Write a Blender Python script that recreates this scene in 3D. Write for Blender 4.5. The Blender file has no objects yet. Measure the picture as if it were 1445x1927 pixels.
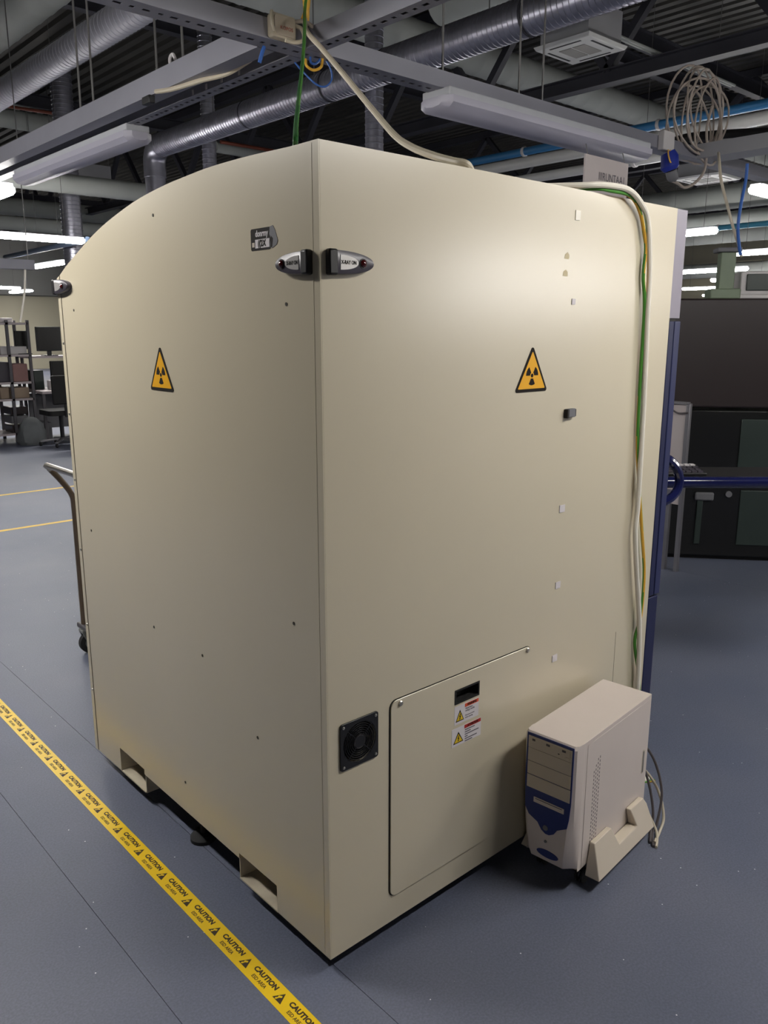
import bpy, bmesh, math, random
from mathutils import Matrix, Vector, Euler
from mathutils.geometry import tessellate_polygon
random.seed(7)
PI = math.pi
SC = bpy.context.scene
COL = SC.collection

# ------------------------------------------------------------------ camera
IW, IH, FPX = 1445.0, 1927.0, 1527.88
CAM = Vector((-1.08649, -1.40799, 1.62164))
RX = Vector((0.74324941, -0.66901319, 0.00128869))
UP = Vector((0.14560921, 0.16364604, 0.97571406))
FW = Vector((0.65297647, 0.72501126, -0.21904431))
cd = bpy.data.cameras.new('camera')
cam = bpy.data.objects.new('camera', cd)
COL.objects.link(cam)
cd.sensor_fit = 'HORIZONTAL'; cd.sensor_width = 36.0; cd.lens = 36.0 * FPX / IW
cd.clip_start = 0.02; cd.clip_end = 200
cam.matrix_world = Matrix(((RX.x, UP.x, -FW.x, CAM.x), (RX.y, UP.y, -FW.y, CAM.y), (RX.z, UP.z, -FW.z, CAM.z), (0, 0, 0, 1)))
SC.camera = cam

# ------------------------------------------------------------------ world, exposure
world = bpy.data.worlds.new('world'); SC.world = world
world.use_nodes = True
world.node_tree.nodes['Background'].inputs[0].default_value = (0.55, 0.57, 0.62, 1)
world.node_tree.nodes['Background'].inputs[1].default_value = 0.02
SC.view_settings.view_transform = 'Standard'
SC.view_settings.look = 'None'
SC.view_settings.exposure = 0.66
SC.view_settings.gamma = 1.0
SC.view_settings.use_curve_mapping = False
LAMP_STRENGTH = 52.0
SC.cycles.use_adaptive_sampling = True; SC.cycles.adaptive_threshold = 0.02; SC.cycles.max_bounces = 4; SC.cycles.diffuse_bounces = 2; SC.cycles.glossy_bounces = 2; SC.cycles.transmission_bounces = 1

def at(px, py, ax, val):
    """point seen at pixel (px,py) on the real plane x|y|z = val"""
    d = RX * ((px - IW / 2) / FPX) + UP * ((IH / 2 - py) / FPX) + FW
    i = 'xyz'.index(ax)
    return CAM + d * ((val - CAM[i]) / d[i])

# ------------------------------------------------------------------ materials
def lin(c):
    return tuple(((v / 255.0) / 12.92 if v / 255.0 <= 0.04045 else ((v / 255.0 + 0.055) / 1.055) ** 2.4) for v in c) + (1.0,)

MATS = {}
def mat(name, rgb, rough=0.5, metal=0.0, var=0.0, scale=8.0, bump=0.0, bscale=200.0, emit=0.0, coat=0.0, spec=0.5, detail=4.0):
    if name in MATS: return MATS[name]
    m = bpy.data.materials.new(name); m.use_nodes = True
    nt = m.node_tree; b = nt.nodes['Principled BSDF']
    c = lin(rgb)
    b.inputs['Base Color'].default_value = c
    b.inputs['Roughness'].default_value = rough
    b.inputs['Metallic'].default_value = metal
    b.inputs['Specular IOR Level'].default_value = spec
    b.inputs['Coat Weight'].default_value = coat
    tc = nt.nodes.new('ShaderNodeTexCoord')
    if var > 0:
        n = nt.nodes.new('ShaderNodeTexNoise'); n.inputs['Scale'].default_value = scale; n.inputs['Detail'].default_value = detail
        nt.links.new(tc.outputs['Object'], n.inputs['Vector'])
        r = nt.nodes.new('ShaderNodeValToRGB')
        r.color_ramp.elements[0].position = 0.3; r.color_ramp.elements[1].position = 0.7
        r.color_ramp.elements[0].color = tuple(v * (1 - var) for v in c[:3]) + (1,)
        r.color_ramp.elements[1].color = tuple(min(1, v * (1 + var)) for v in c[:3]) + (1,)
        nt.links.new(n.outputs['Fac'], r.inputs['Fac']); nt.links.new(r.outputs['Color'], b.inputs['Base Color'])
    if bump > 0:
        n2 = nt.nodes.new('ShaderNodeTexNoise'); n2.inputs['Scale'].default_value = bscale; n2.inputs['Detail'].default_value = 2
        nt.links.new(tc.outputs['Object'], n2.inputs['Vector'])
        bp = nt.nodes.new('ShaderNodeBump'); bp.inputs['Strength'].default_value = bump; bp.inputs['Distance'].default_value = 0.002
        nt.links.new(n2.outputs['Fac'], bp.inputs['Height']); nt.links.new(bp.outputs['Normal'], b.inputs['Normal'])
    if emit > 0:
        b.inputs['Emission Color'].default_value = (1.0, 0.97, 0.93, 1)
        b.inputs['Emission Strength'].default_value = emit
    MATS[name] = m
    return m

def floor_material():
    m = bpy.data.materials.new('blue_vinyl'); m.use_nodes = True
    nt = m.node_tree; b = nt.nodes['Principled BSDF']
    tc = nt.nodes.new('ShaderNodeTexCoord')
    n = nt.nodes.new('ShaderNodeTexNoise'); n.inputs['Scale'].default_value = 1.3; n.inputs['Detail'].default_value = 6
    nt.links.new(tc.outputs['Object'], n.inputs['Vector'])
    r = nt.nodes.new('ShaderNodeValToRGB')
    r.color_ramp.elements[0].position = 0.3; r.color_ramp.elements[1].position = 0.72
    r.color_ramp.elements[0].color = lin((92, 99, 118)); r.color_ramp.elements[1].color = lin((108, 112, 127))
    nt.links.new(n.outputs['Fac'], r.inputs['Fac'])
    n2 = nt.nodes.new('ShaderNodeTexNoise'); n2.inputs['Scale'].default_value = 160; n2.inputs['Detail'].default_value = 2
    nt.links.new(tc.outputs['Object'], n2.inputs['Vector'])
    r2 = nt.nodes.new('ShaderNodeValToRGB')
    r2.color_ramp.elements[0].position = 0.35; r2.color_ramp.elements[1].position = 0.68
    r2.color_ramp.elements[0].color = (0.86, 0.86, 0.88, 1); r2.color_ramp.elements[1].color = (1.08, 1.08, 1.1, 1)
    nt.links.new(n2.outputs['Fac'], r2.inputs['Fac'])
    mx = nt.nodes.new('ShaderNodeMix'); mx.data_type = 'RGBA'; mx.blend_type = 'MULTIPLY'; mx.inputs['Factor'].default_value = 1
    nt.links.new(r.outputs['Color'], mx.inputs['A']); nt.links.new(r2.outputs['Color'], mx.inputs['B'])
    v = nt.nodes.new('ShaderNodeTexVoronoi'); v.inputs['Scale'].default_value = 21
    nt.links.new(tc.outputs['Object'], v.inputs['Vector'])
    lt = nt.nodes.new('ShaderNodeMath'); lt.operation = 'LESS_THAN'; lt.inputs[1].default_value = 0.042
    nt.links.new(v.outputs['Distance'], lt.inputs[0])
    wn = nt.nodes.new('ShaderNodeSeparateColor'); nt.links.new(v.outputs['Color'], wn.inputs['Color'])
    gt = nt.nodes.new('ShaderNodeMath'); gt.operation = 'GREATER_THAN'; gt.inputs[1].default_value = 0.45
    nt.links.new(wn.outputs['Red'], gt.inputs[0])
    mu = nt.nodes.new('ShaderNodeMath'); mu.operation = 'MULTIPLY'
    nt.links.new(lt.outputs[0], mu.inputs[0]); nt.links.new(gt.outputs[0], mu.inputs[1])
    mx2 = nt.nodes.new('ShaderNodeMix'); mx2.data_type = 'RGBA'
    nt.links.new(mu.outputs[0], mx2.inputs['Factor']); nt.links.new(mx.outputs['Result'], mx2.inputs['A'])
    mx2.inputs['B'].default_value = (0.8, 0.8, 0.85, 1)  # glints of the reflective specks painted in as lighter dots
    nt.links.new(mx2.outputs['Result'], b.inputs['Base Color'])
    b.inputs['Roughness'].default_value = 0.5
    bp = nt.nodes.new('ShaderNodeBump'); bp.inputs['Strength'].default_value = 0.25; bp.inputs['Distance'].default_value = 0.001
    nt.links.new(n2.outputs['Fac'], bp.inputs['Height']); nt.links.new(bp.outputs['Normal'], b.inputs['Normal'])
    return m

M_floor = floor_material()
M_sub = mat('subfloor_dark', (40, 44, 52), 0.8, var=.1)
M_paint = mat('cabinet_beige_paint', (206, 196, 172), 0.24, var=0.018, scale=2.0, bump=0.04, bscale=420, spec=.85)
M_paintE = mat('pocket_steel_paint', (190, 180, 160), 0.5, var=0.15, scale=14)
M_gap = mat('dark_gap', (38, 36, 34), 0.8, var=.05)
M_black = mat('black_plastic', (24, 24, 26), 0.38, var=.1, scale=30)
M_blackm = mat('black_matte', (20, 19, 19), 0.7, var=.15, scale=10)
M_dgrey = mat('dark_grey_plastic', (74, 70, 78), 0.35, var=.05, scale=30)
M_silver = mat('silver_plate', (205, 202, 200), 0.3, 0.55, var=.03)
M_red = mat('red_lens', (70, 14, 16), 0.12, coat=0.6, var=.05)
M_screw = mat('zinc_screw', (190, 186, 178), 0.3, 0.9, var=.05)
M_hole = mat('screw_plug', (60, 56, 46), 0.7, var=.1)
M_yel = mat('sign_yellow', (236, 172, 14), 0.5, var=.02)
M_yel2 = mat('sticker_yellow', (224, 190, 40), 0.5, var=.02)
M_sblack = mat('sign_black', (30, 25, 22), 0.75, var=.03, spec=.2)
M_white = mat('sticker_white', (212, 206, 208), 0.6, var=.02)
M_print = mat('print_grey', (92, 88, 96), 0.7, var=.05)
M_orange = mat('sticker_orange', (216, 82, 48), 0.6, var=.02)
M_sred = mat('sticker_red', (176, 44, 40), 0.6, var=.02)
M_tape = mat('tape_yellow', (240, 200, 8), 0.42, var=.03, scale=20)
M_tapefar = mat('tape_worn_yellow', (226, 186, 60), 0.5, var=.1, scale=9)
M_tprint = mat('tape_print', (56, 40, 14), 0.6, var=.05)
M_trim = mat('grey_lilac_trim', (142, 136, 148), 0.4, var=.02)
M_blue = mat('navy_blue_paint', (20, 26, 66), 0.4, var=.05)
M_blue2 = mat('navy_blue_edge', (36, 42, 82), 0.4, var=.04)
M_blueg = mat('glossy_navy', (24, 28, 72), 0.15, coat=.5, var=.03)
M_pcw = mat('computer_beige', (208, 196, 188), 0.45, var=.02, scale=5, bump=.03, bscale=500)
M_pcb = mat('computer_bay', (198, 186, 168), 0.5, var=.02)
M_pcblue = mat('computer_blue', (34, 48, 108), 0.35, var=.04)
M_stand = mat('stand_beige', (206, 194, 176), 0.45, var=.02)
M_cabw = mat('cable_white', (232, 226, 212), 0.4, var=.02)
M_cabbei = mat('cable_beige', (196, 186, 166), 0.45, var=.03)
M_cabgrey = mat('cable_grey', (176, 164, 154), 0.5, var=.03)
M_cabg = mat('cable_green', (74, 140, 50), 0.4, var=.03)
M_cabg2 = mat('cable_dark_green', (40, 96, 44), 0.4, var=.03)
M_caby = mat('cable_yellow', (220, 170, 60), 0.4, var=.03)
M_cabb = mat('cable_blue', (52, 96, 170), 0.4, var=.03)
M_cabk = mat('cable_dark', (84, 78, 80), 0.5, var=.03)
M_galv = mat('galvanised_duct', (172, 172, 184), 0.34, 0.85, var=.12, scale=6)
M_chan = mat('painted_steel_channel', (150, 150, 160), 0.42, 0.35, var=.06, scale=3)
M_chanw = mat('pale_trunking', (172, 172, 176), 0.45, 0.1, var=.05, scale=3)
M_pale = mat('pale_textile_duct', (176, 180, 176), 0.85, var=.05, scale=2, bump=.3, bscale=14)
M_roof = mat('roof_deck', (72, 70, 66), 0.6, 0.3, var=.1, scale=1.5)
M_steel = mat('dark_painted_steel', (58, 58, 66), 0.6, 0.2, var=.1, scale=2)
M_rod = mat('rod_steel', (128, 126, 126), 0.45, 0.6, var=.05)
M_wall = mat('wall_beige', (186, 180, 158), 0.8, var=.03, scale=.6)
M_wallg = mat('wall_grey_band', (120, 120, 118), 0.8, var=.05, scale=.4)
M_acw = mat('ac_white', (214, 214, 212), 0.4, var=.02)
M_acg = mat('ac_grille', (150, 148, 144), 0.6, var=.03)
M_dslot = mat('dark_slot', (34, 34, 36), 0.7, var=.05)
M_pblue = mat('pipe_blue', (54, 118, 170), 0.4, var=.06, scale=3)
M_pred = mat('pipe_red', (140, 72, 52), 0.5, var=.06, scale=3)
M_lamp = mat('lamp_diffuser', (245, 247, 250), 0.4, emit=LAMP_STRENGTH)
M_haze = mat('pale_haze', (182, 180, 194), 0.4, var=.03, scale=3)  # pale tone of the bodies that stand in for haze
M_lampb = mat('lamp_body', (190, 192, 198), 0.45, var=.03)
M_dbrown = mat('dark_brown_panel', (46, 38, 38), 0.35, var=.06, scale=3)
M_nblack = mat('near_black_panel', (22, 22, 22), 0.3, var=.1, scale=3)
M_dgreen = mat('dark_green_grey', (50, 60, 56), 0.35, var=.1, scale=4)
M_board = mat('partition_white', (196, 186, 184), 0.6, var=.02)
M_alu = mat('aluminium_profile', (150, 148, 152), 0.35, .8, var=.04)
M_tube = mat('trolley_tube', (118, 104, 90), 0.35, .7, var=.06, scale=10)
M_brack = mat('zinc_bracket', (176, 176, 168), 0.35, .8, var=.05)
M_rub = mat('rubber', (30, 30, 31), 0.8, var=.1)
M_bench = mat('bench_top', (192, 182, 184), 0.5, var=.03)
M_bleg = mat('bench_frame', (96, 94, 98), 0.5, .3, var=.03)
M_screen = mat('screen_black', (16, 15, 15), 0.25, var=.1)
M_boxp = mat('box_rose', (150, 116, 112), 0.8, var=.05)
M_boxt = mat('box_tan', (158, 140, 122), 0.8, var=.05)
M_boxw = mat('box_white', (206, 202, 202), 0.6, var=.03)
M_boxg = mat('box_grey', (112, 112, 116), 0.7, var=.05)
M_bag = mat('grey_sack', (104, 108, 110), 0.8, var=.12, scale=6)
M_green = mat('green_grey_column', (120, 134, 112), 0.5, var=.05)

# ------------------------------------------------------------------ mesh helpers
class MB:
    def __init__(s): s.v = []; s.f = []; s.m = []
    def add(s, vs, fs, mi=0):
        o = len(s.v); s.v += [tuple(p) for p in vs]
        for f in fs: s.f.append(tuple(i + o for i in f)); s.m.append(mi)
        return s
    def box(s, a, b, mi=0):
        x0, y0, z0 = a; x1, y1, z1 = b
        vs = [(x0, y0, z0), (x1, y0, z0), (x1, y1, z0), (x0, y1, z0), (x0, y0, z1), (x1, y0, z1), (x1, y1, z1), (x0, y1, z1)]
        return s.add(vs, [(0, 3, 2, 1), (4, 5, 6, 7), (0, 1, 5, 4), (1, 2, 6, 5), (2, 3, 7, 6), (3, 0, 4, 7)], mi)
    def hexa(s, vs, mi=0):
        return s.add(vs, [(0, 3, 2, 1), (4, 5, 6, 7), (0, 1, 5, 4), (1, 2, 6, 5), (2, 3, 7, 6), (3, 0, 4, 7)], mi)
    def bar(s, p0, p1, w, h):
        p0 = Vector(p0); p1 = Vector(p1); t = (p1 - p0).normalized()
        r = t.cross(Vector((0, 0, 1)))
        if r.length < 1e-4: r = Vector((1, 0, 0))
        r.normalize(); u = r.cross(t)
        vs = []
        for p in (p0, p1):
            for a, b in ((-1, -1), (1, -1), (1, 1), (-1, 1)): vs.append(p + r * (a * w / 2) + u * (b * h / 2))
        return s.add(vs, [(0, 3, 2, 1), (4, 5, 6, 7), (0, 1, 5, 4), (1, 2, 6, 5), (2, 3, 7, 6), (3, 0, 4, 7)])
    def rings(s, rings, cap=True, mifn=None, close=True):
        o = len(s.v); n = len(rings[0])
        for r in rings: s.v += [tuple(p) for p in r]
        for i in range(len(rings) - 1):
            for k in range(n if close else n - 1):
                k2 = (k + 1) % n
                s.f.append((o + i * n + k, o + i * n + k2, o + (i + 1) * n + k2, o + (i + 1) * n + k))
                s.m.append(mifn(i, k) if mifn else 0)
        if cap:
            s.f.append(tuple(o + k for k in range(n))[::-1]); s.m.append(0)
            s.f.append(tuple(o + (len(rings) - 1) * n + k for k in range(n))); s.m.append(0)
        return s
    def cyl(s, p0, p1, r, n=16, r1=None):
        return s.tube([p0, p1], r if r1 is None else [r, r1], n)
    def tube(s, pts, r, n=8, mifn=None, cap=True):
        pts = [Vector(p) for p in pts]
        rs = r if isinstance(r, (list, tuple)) else [r] * len(pts)
        t0 = (pts[1] - pts[0]).normalized()
        ref = Vector((0, 0, 1)) if abs(t0.z) < .9 else Vector((1, 0, 0))
        a = t0.cross(ref).normalized()
        rings = []
        for i, p in enumerate(pts):
            if i == 0: t = pts[1] - pts[0]
            elif i == len(pts) - 1: t = pts[-1] - pts[-2]
            else: t = (pts[i + 1] - pts[i]).normalized() + (pts[i] - pts[i - 1]).normalized()
            if t.length < 1e-9: t = pts[i] - pts[i - 1]
            t = t.normalized()
            a = (a - t * a.dot(t)).normalized(); b = t.cross(a)
            rings.append([p + (a * math.cos(2 * PI * k / n) + b * math.sin(2 * PI * k / n)) * rs[i] for k in range(n)])
        return s.rings(rings, cap, mifn)
    def plate(s, outer, holes, fr, d):
        """flat sheet from 2-D loops. fr(u,v,t)->xyz ; thickness d along t"""
        loops = [outer] + list(holes)
        flat = [p for l in loops for p in l]
        tris = tessellate_polygon([[Vector((p[0], p[1], 0)) for p in l] for l in loops])
        n = len(flat)
        vs = [fr(u, v, 0) for u, v in flat] + [fr(u, v, d) for u, v in flat]
        fs = []
        for t in tris:
            fs.append(tuple(t)); fs.append(tuple(i + n for i in reversed(t)))
        o = 0
        for l in loops:
            k = len(l)
            for i in range(k):
                j = (i + 1) % k
                fs.append((o + i, o + j, o + j + n, o + i + n))
            o += k
        return s.add(vs, fs)
    def obj(s, name, m, parent=None, local=False, smooth=True, bevel=0, seg=2, angle=35, fix=True):
        me = bpy.data.meshes.new(name)
        me.from_pydata(s.v, [], s.f)
        ms = m if isinstance(m, (list, tuple)) else [m]
        for q in ms: me.materials.append(q)
        if len(ms) > 1: me.polygons.foreach_set('material_index', s.m)
        if fix:
            bm = bmesh.new(); bm.from_mesh(me); bmesh.ops.recalc_face_normals(bm, faces=bm.faces); bm.to_mesh(me); bm.free()
        if smooth:
            me.polygons.foreach_set('use_smooth', [True] * len(me.polygons)); me.set_sharp_from_angle(angle=math.radians(angle))
        me.update()
        o = bpy.data.objects.new(name, me); COL.objects.link(o)
        if parent: attach(o, parent, local)
        if bevel:
            b = o.modifiers.new('bevel', 'BEVEL'); b.width = bevel; b.segments = seg; b.limit_method = 'ANGLE'; b.angle_limit = math.radians(40)
        return o

def mw(o):
    m = Matrix.LocRotScale(o.location, o.rotation_euler, o.scale)
    if o.parent: m = mw(o.parent) @ o.matrix_parent_inverse @ m
    return m
def attach(o, parent, local=False):
    o.parent = parent
    if not local: o.matrix_parent_inverse = mw(parent).inverted()
def tag(o, label, cat, group=None, kind=None):
    if label: o['label'] = label
    if cat: o['category'] = cat
    if group: o['group'] = group
    if kind: o['kind'] = kind
    return o
def thing(name, label, cat, loc=(0, 0, 0), rz=0.0, group=None):
    o = bpy.data.objects.new(name, None); COL.objects.link(o)
    o.location = loc; o.rotation_euler = (0, 0, rz); o.empty_display_size = 0.1
    return tag(o, label, cat, group)
def struct(o): o['kind'] = 'structure'; return o

def spline(pts, n=8):
    """Catmull-Rom samples through pts"""
    P = [Vector(p) for p in pts]; P = [P[0] * 2 - P[1]] + P + [P[-1] * 2 - P[-2]]
    out = []
    for i in range(1, len(P) - 2):
        for k in range(n):
            t = k / n; a, b, c, d = P[i - 1], P[i], P[i + 1], P[i + 2]
            out.append(0.5 * ((2 * b) + (c - a) * t + (2 * a - 5 * b + 4 * c - d) * t * t + (3 * b - a - 3 * c + d) * t ** 3))
    out.append(P[-2]); return out

def arc(cx, cy, r, a0, a1, n):
    return [(cx + r * math.cos(a0 + (a1 - a0) * i / n), cy + r * math.sin(a0 + (a1 - a0) * i / n)) for i in range(n + 1)]
def rrect(x0, y0, x1, y1, r, n=5):
    return arc(x1 - r, y1 - r, r, 0, PI / 2, n) + arc(x0 + r, y1 - r, r, PI / 2, PI, n) + arc(x0 + r, y0 + r, r, PI, 1.5 * PI, n) + arc(x1 - r, y0 + r, r, 1.5 * PI, 2 * PI, n)

def text(name, body, size, loc, rot, m, parent, bold=0.0, sx=1.0, align='CENTER', local=False, shear=0.0):
    c = bpy.data.curves.new(name, 'FONT'); c.body = body; c.size = size; c.align_x = align; c.align_y = 'CENTER'
    c.offset = bold; c.extrude = 0.00015; c.resolution_u = 3; c.shear = shear
    t = bpy.data.objects.new(name, c); COL.objects.link(t)
    bpy.context.view_layer.update()
    me = bpy.data.meshes.new_from_object(t.evaluated_get(bpy.context.evaluated_depsgraph_get()))
    bpy.data.objects.remove(t); bpy.data.curves.remove(c)
    T = Matrix.LocRotScale(Vector(loc), Euler(rot), Vector((sx, 1, 1)))
    me.transform(T); me.materials.clear(); me.materials.append(m); me.name = name
    o = bpy.data.objects.new(name, me); COL.objects.link(o)
    if parent: attach(o, parent, local)
    return o
ROT_R = (PI / 2, 0, 0)          # lettering on a face looking towards -y
ROT_L = (PI / 2, 0, -PI / 2)    # lettering on a face looking towards -x
fR = lambda off: (lambda u, v, t: (u, off - t, v))      # u = x, v = z, t towards -y
fL = lambda off: (lambda u, v, t: (off - t, u, v))      # u = y, v = z, t towards -x
fT = lambda off: (lambda u, v, t: (u, v, off + t))

# ================================================================== THE SETTING
HX0, HX1, HY0, HY1, ROOF = -26.355, 36.0, -26.0, 34.0, 6.4
floor = MB().box((HX0, HY0, -0.06), (HX1, HY1, -0.003)).obj('floor', M_sub, smooth=False); struct(floor)
edges = [HX0, -22.355, -18.355, -14.355, -11.355, -8.355, -6.355, -4.355, -2.355, -0.355, .03, 4.03, 6.03, 8.03, 10.03, 12.645, 15.645, 18.645, 22.645, 26.645, 31.645, HX1]
for a, b in zip(edges[:-1], edges[1:]):
    MB().box((a + .0009, HY0, -0.003), (b - .0009, HY1, 0.0)).obj('vinyl_sheet', M_floor, floor, smooth=False)
struct(MB().box((HX0, HY1, 0), (HX1, HY1 + .2, ROOF)).obj('wall_back', M_wall, smooth=False))
struct(MB().box((HX1, HY0, 0), (HX1 + .2, HY1, ROOF)).obj('wall_right', M_wall, smooth=False))
struct(MB().box((HX0, HY0 - .2, 0), (HX1, HY0, ROOF)).obj('wall_front', M_wall, smooth=False))
struct(MB().box((HX0 - .2, HY0, 0), (HX0, HY1, ROOF)).obj('wall_left', M_wall, smooth=False))
struct(MB().box((HX0, HY1 - 1.2, 2.95), (HX1, HY1 - .01, ROOF - .1)).obj('trim_1', M_wallg, smooth=False))
# trapezoidal roof deck, ribs along y
prof = []
x = HX0
while x < HX1:
    prof += [(x, ROOF), (x + .13, ROOF), (x + .155, ROOF + .06), (x + .225, ROOF + .06)]
    x += .25
vs = []; fs = []
for (px_, pz_) in prof: vs += [(px_, HY0, pz_), (px_, HY1, pz_)]
for i in range(len(prof) - 1): fs.append((2 * i, 2 * i + 2, 2 * i + 3, 2 * i + 1))
struct(MB().add(vs, fs).obj('ceiling', M_roof, smooth=False, fix=False))

# ================================================================== X-RAY CABINET
CZ = 0.05                      # clearance under the panels
XD, YD, HT = 1.44, 1.45, 1.95
cab = thing('xray_cabinet', 'tall beige steel X-ray cabinet with curved top and radiation warning signs', 'X-ray machine', (0.72, 0.72, 0))
top_prof = [(0, 1.95), (.1, 1.95), (.25, 1.954), (.414, 1.954), (.547, 1.948), (.688, 1.938), (.849, 1.918), (1.032, 1.881), (1.15, 1.849), (1.243, 1.818), (1.362, 1.776), (1.45, 1.738)]
tp = [(p.y, p.z) for p in spline([Vector((0, a, b)) for a, b in top_prof], 4)]
# left side panel: notched for the two fork pockets
lo = [(0.0, 0), (.236, 0), (.236, .083), (.428, .083), (.428, .066), (1.034, .070), (1.034, .089), (1.228, .092), (1.228, 0), (1.45, 0)]
prof = lo + [(a, b) for a, b in reversed(tp)]
prof = [(a, b + CZ) for a, b in prof]
MB().plate([p for p in prof if True], [], lambda u, v, t: (t, u, v), .003).obj('side_panel', M_paint, cab, smooth=False)
# edge strip at the far end of the left side with its rivets
strip = MB().plate([(1.4285, CZ), (1.452, CZ), (1.452, 1.738 + CZ), (1.4285, 1.747 + CZ)], [], fL(0), .0018).obj('edge_strip', M_paint, cab, smooth=False)
MB().box((-.0004, 1.4262, CZ), (.0005, 1.4285, 1.747 + CZ)).obj('seam', M_gap, cab, smooth=False)
for z in (1.575, 1.333, 1.1, .844, .557, .298):
    MB().tube([(-.0018, 1.436, z), (-.004, 1.436, z), (-.005, 1.436, z)], [.005, .004, .0015], 10).obj('rivet', M_screw, strip)
for (y, z) in ((.733, 1.923), (.124, 1.677), (.125, .925), (.887, .701), (.584, .699), (.305, .55), (1.329, 1.683), (1.33, .934), (.735, .224)):
    MB().cyl((.001, y, z), (-.0012, y, z), .0042, 10).obj('screw_plug', M_hole, cab)
# right side panel with fan and handle openings
FX0, FX1, FZ0, FZ1 = .037, .159, .566, .690
HX_0, HX_1, HZ_0, HZ_1 = .443, .538, .616, .653
circ = arc((FX0 + FX1) / 2, (FZ0 + FZ1) / 2, .054, 0, 2 * PI, 28)[:-1]
hrect = [(HX_0, HZ_0), (HX_1, HZ_0), (HX_1, HZ_1), (HX_0, HZ_1)]
outer = [(.0035, CZ), (XD, CZ), (XD, HT + CZ), (.0035, HT + CZ)]
MB().plate(outer, [circ, hrect], lambda u, v, t: (u, t, v), .003).obj('side_panel', M_paint, cab, smooth=False)
MB().box((.0028, .0006, CZ + .002), (.0046, .01, HT + CZ - .004)).obj('seam', M_gap, cab, smooth=False)
MB().box((-.0006, .022, CZ + .002), (.0002, .0232, HT + CZ - .004)).obj('fold_line', M_paint, cab, smooth=False)
MB().box((1.243, -.0004, CZ), (1.2442, .002, .62)).obj('seam', M_gap, cab, smooth=False)
# inner body, curved roof sheet, far side
bp = [(.05, CZ + .1), (1.44, CZ + .1), (1.44, 1.70 + CZ)] + [(max(.05, a), b + CZ - .008) for a, b in reversed(tp)]
bp = [p for i, p in enumerate(bp) if i == 0 or p != bp[i - 1]]
MB().plate(bp, [], lambda u, v, t: (.05 + t, u, v), 1.37).obj('body', M_paint, cab, smooth=False)
vs = []; fs = []
for a, b in tp:
    vs += [(.002, a, b + CZ - .0005), (XD, a, b + CZ - .0005), (XD, a, b + CZ - .005), (.002, a, b + CZ - .005)]
for i in range(len(tp) - 1):
    o = 4 * i
    for k in range(4): fs.append((o + k, o + (k + 1) % 4, o + 4 + (k + 1) % 4, o + 4 + k))
MB().add(vs, fs).obj('roof_sheet', M_paint, cab)
MB().box((.003, 1.447, CZ), (XD, 1.45, 1.735 + CZ)).obj('side_panel', M_paint, cab, smooth=False)
# front of the machine (far right): grey upper trim, navy door edge
MB().plate([(.003, 1.66), (1.44, 1.66), (1.44, 1.74 + CZ)] + [(a, b + CZ) for a, b in reversed(tp) if a > .003] + [(.003, HT + CZ)], [], lambda u, v, t: (XD + .002 + t, u, v), .068).obj('front_trim', M_trim, cab, bevel=.004)
MB().box((XD, .006, .10), (XD + .05, 1.44, 1.657)).obj('front_frame', M_gap, cab, smooth=False)
dr = MB().box((XD + .004, .0, .70), (XD + .034, 1.44, 1.650)).obj('door_frame', M_blue, cab, bevel=.002)
MB().box((XD + .036, -.002, .70), (XD + .072, 1.44, 1.650)).obj('door_panel', M_blue2, cab, bevel=.003)
MB().box((XD + .004, .0, .07), (XD + .066, 1.44, .694)).obj('lower_front_panel', M_blue, cab, bevel=.003)
MB().box((XD + .068, .02, 1.39), (XD + .115, .12, 1.47)).obj('door_latch', M_blue, cab, bevel=.006)
hp = [(1.515, .03, 1.185), (1.545, .02, 1.178), (1.585, .01, 1.145), (1.603, .005, 1.10), (1.592, .005, 1.065), (1.56, .01, 1.04), (1.515, .03, 1.02)]
MB().tube(spline(hp, 6), .016, 10).obj('door_handle', M_blueg, cab)
# operator console shelf on the machine's front, with keyboard
E0 = Vector((2.24, .505, 0)); ed = Vector((.743, -.669, 0)); en = Vector((.669, .743, 0))
def EB(a, d, z): return E0 + ed * a + en * d + Vector((0, 0, z))
def ebox(a0, d0, z0, a1, d1, z1): return MB().hexa([EB(a0, d0, z0), EB(a1, d0, z0), EB(a1, d1, z0), EB(a0, d1, z0), EB(a0, d0, z1), EB(a1, d0, z1), EB(a1, d1, z1), EB(a0, d1, z1)])
con = thing('operator_shelf', 'black operator shelf with glossy navy front edge at the far right of the X-ray cabinet', 'shelf', tuple(EB(0, .2, .93)))
ebox(-.74, .02, .93, 1.3, .36, .955).obj('shelf_board', M_nblack, con, bevel=.004)
MB().tube([EB(-.74, .02, .940), EB(1.3, .02, .940)], .026, 14).obj('front_edge', M_blueg, con)
MB().box((1.5125, .86, .80), (1.80, 1.16, .93)).obj('bracket', M_blue, con, bevel=.004)
kb = thing('keyboard', 'black keyboard on the operator shelf with the navy edge', 'keyboard', tuple(EB(.2, .2, .955)))
kz = .955
MB().hexa([EB(.02, .1, kz), EB(.32, .1, kz), EB(.32, .25, kz), EB(.02, .25, kz), EB(.02, .1, kz + .014), EB(.32, .1, kz + .014), EB(.32, .25, kz + .034), EB(.02, .25, kz + .034)]).obj('key_tray', M_black, kb, bevel=.003)
for r in range(4):
    for k in range(10):
        d0 = .11 + r * .034; z0 = kz + .0145 + r * .0045; a0 = .03 + k * .028
        ebox(a0, d0, z0, a0 + .023, d0 + .028, z0 + .008).obj('key', M_boxw if r == 3 and k > 4 else M_dgrey, kb, smooth=False)

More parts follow.
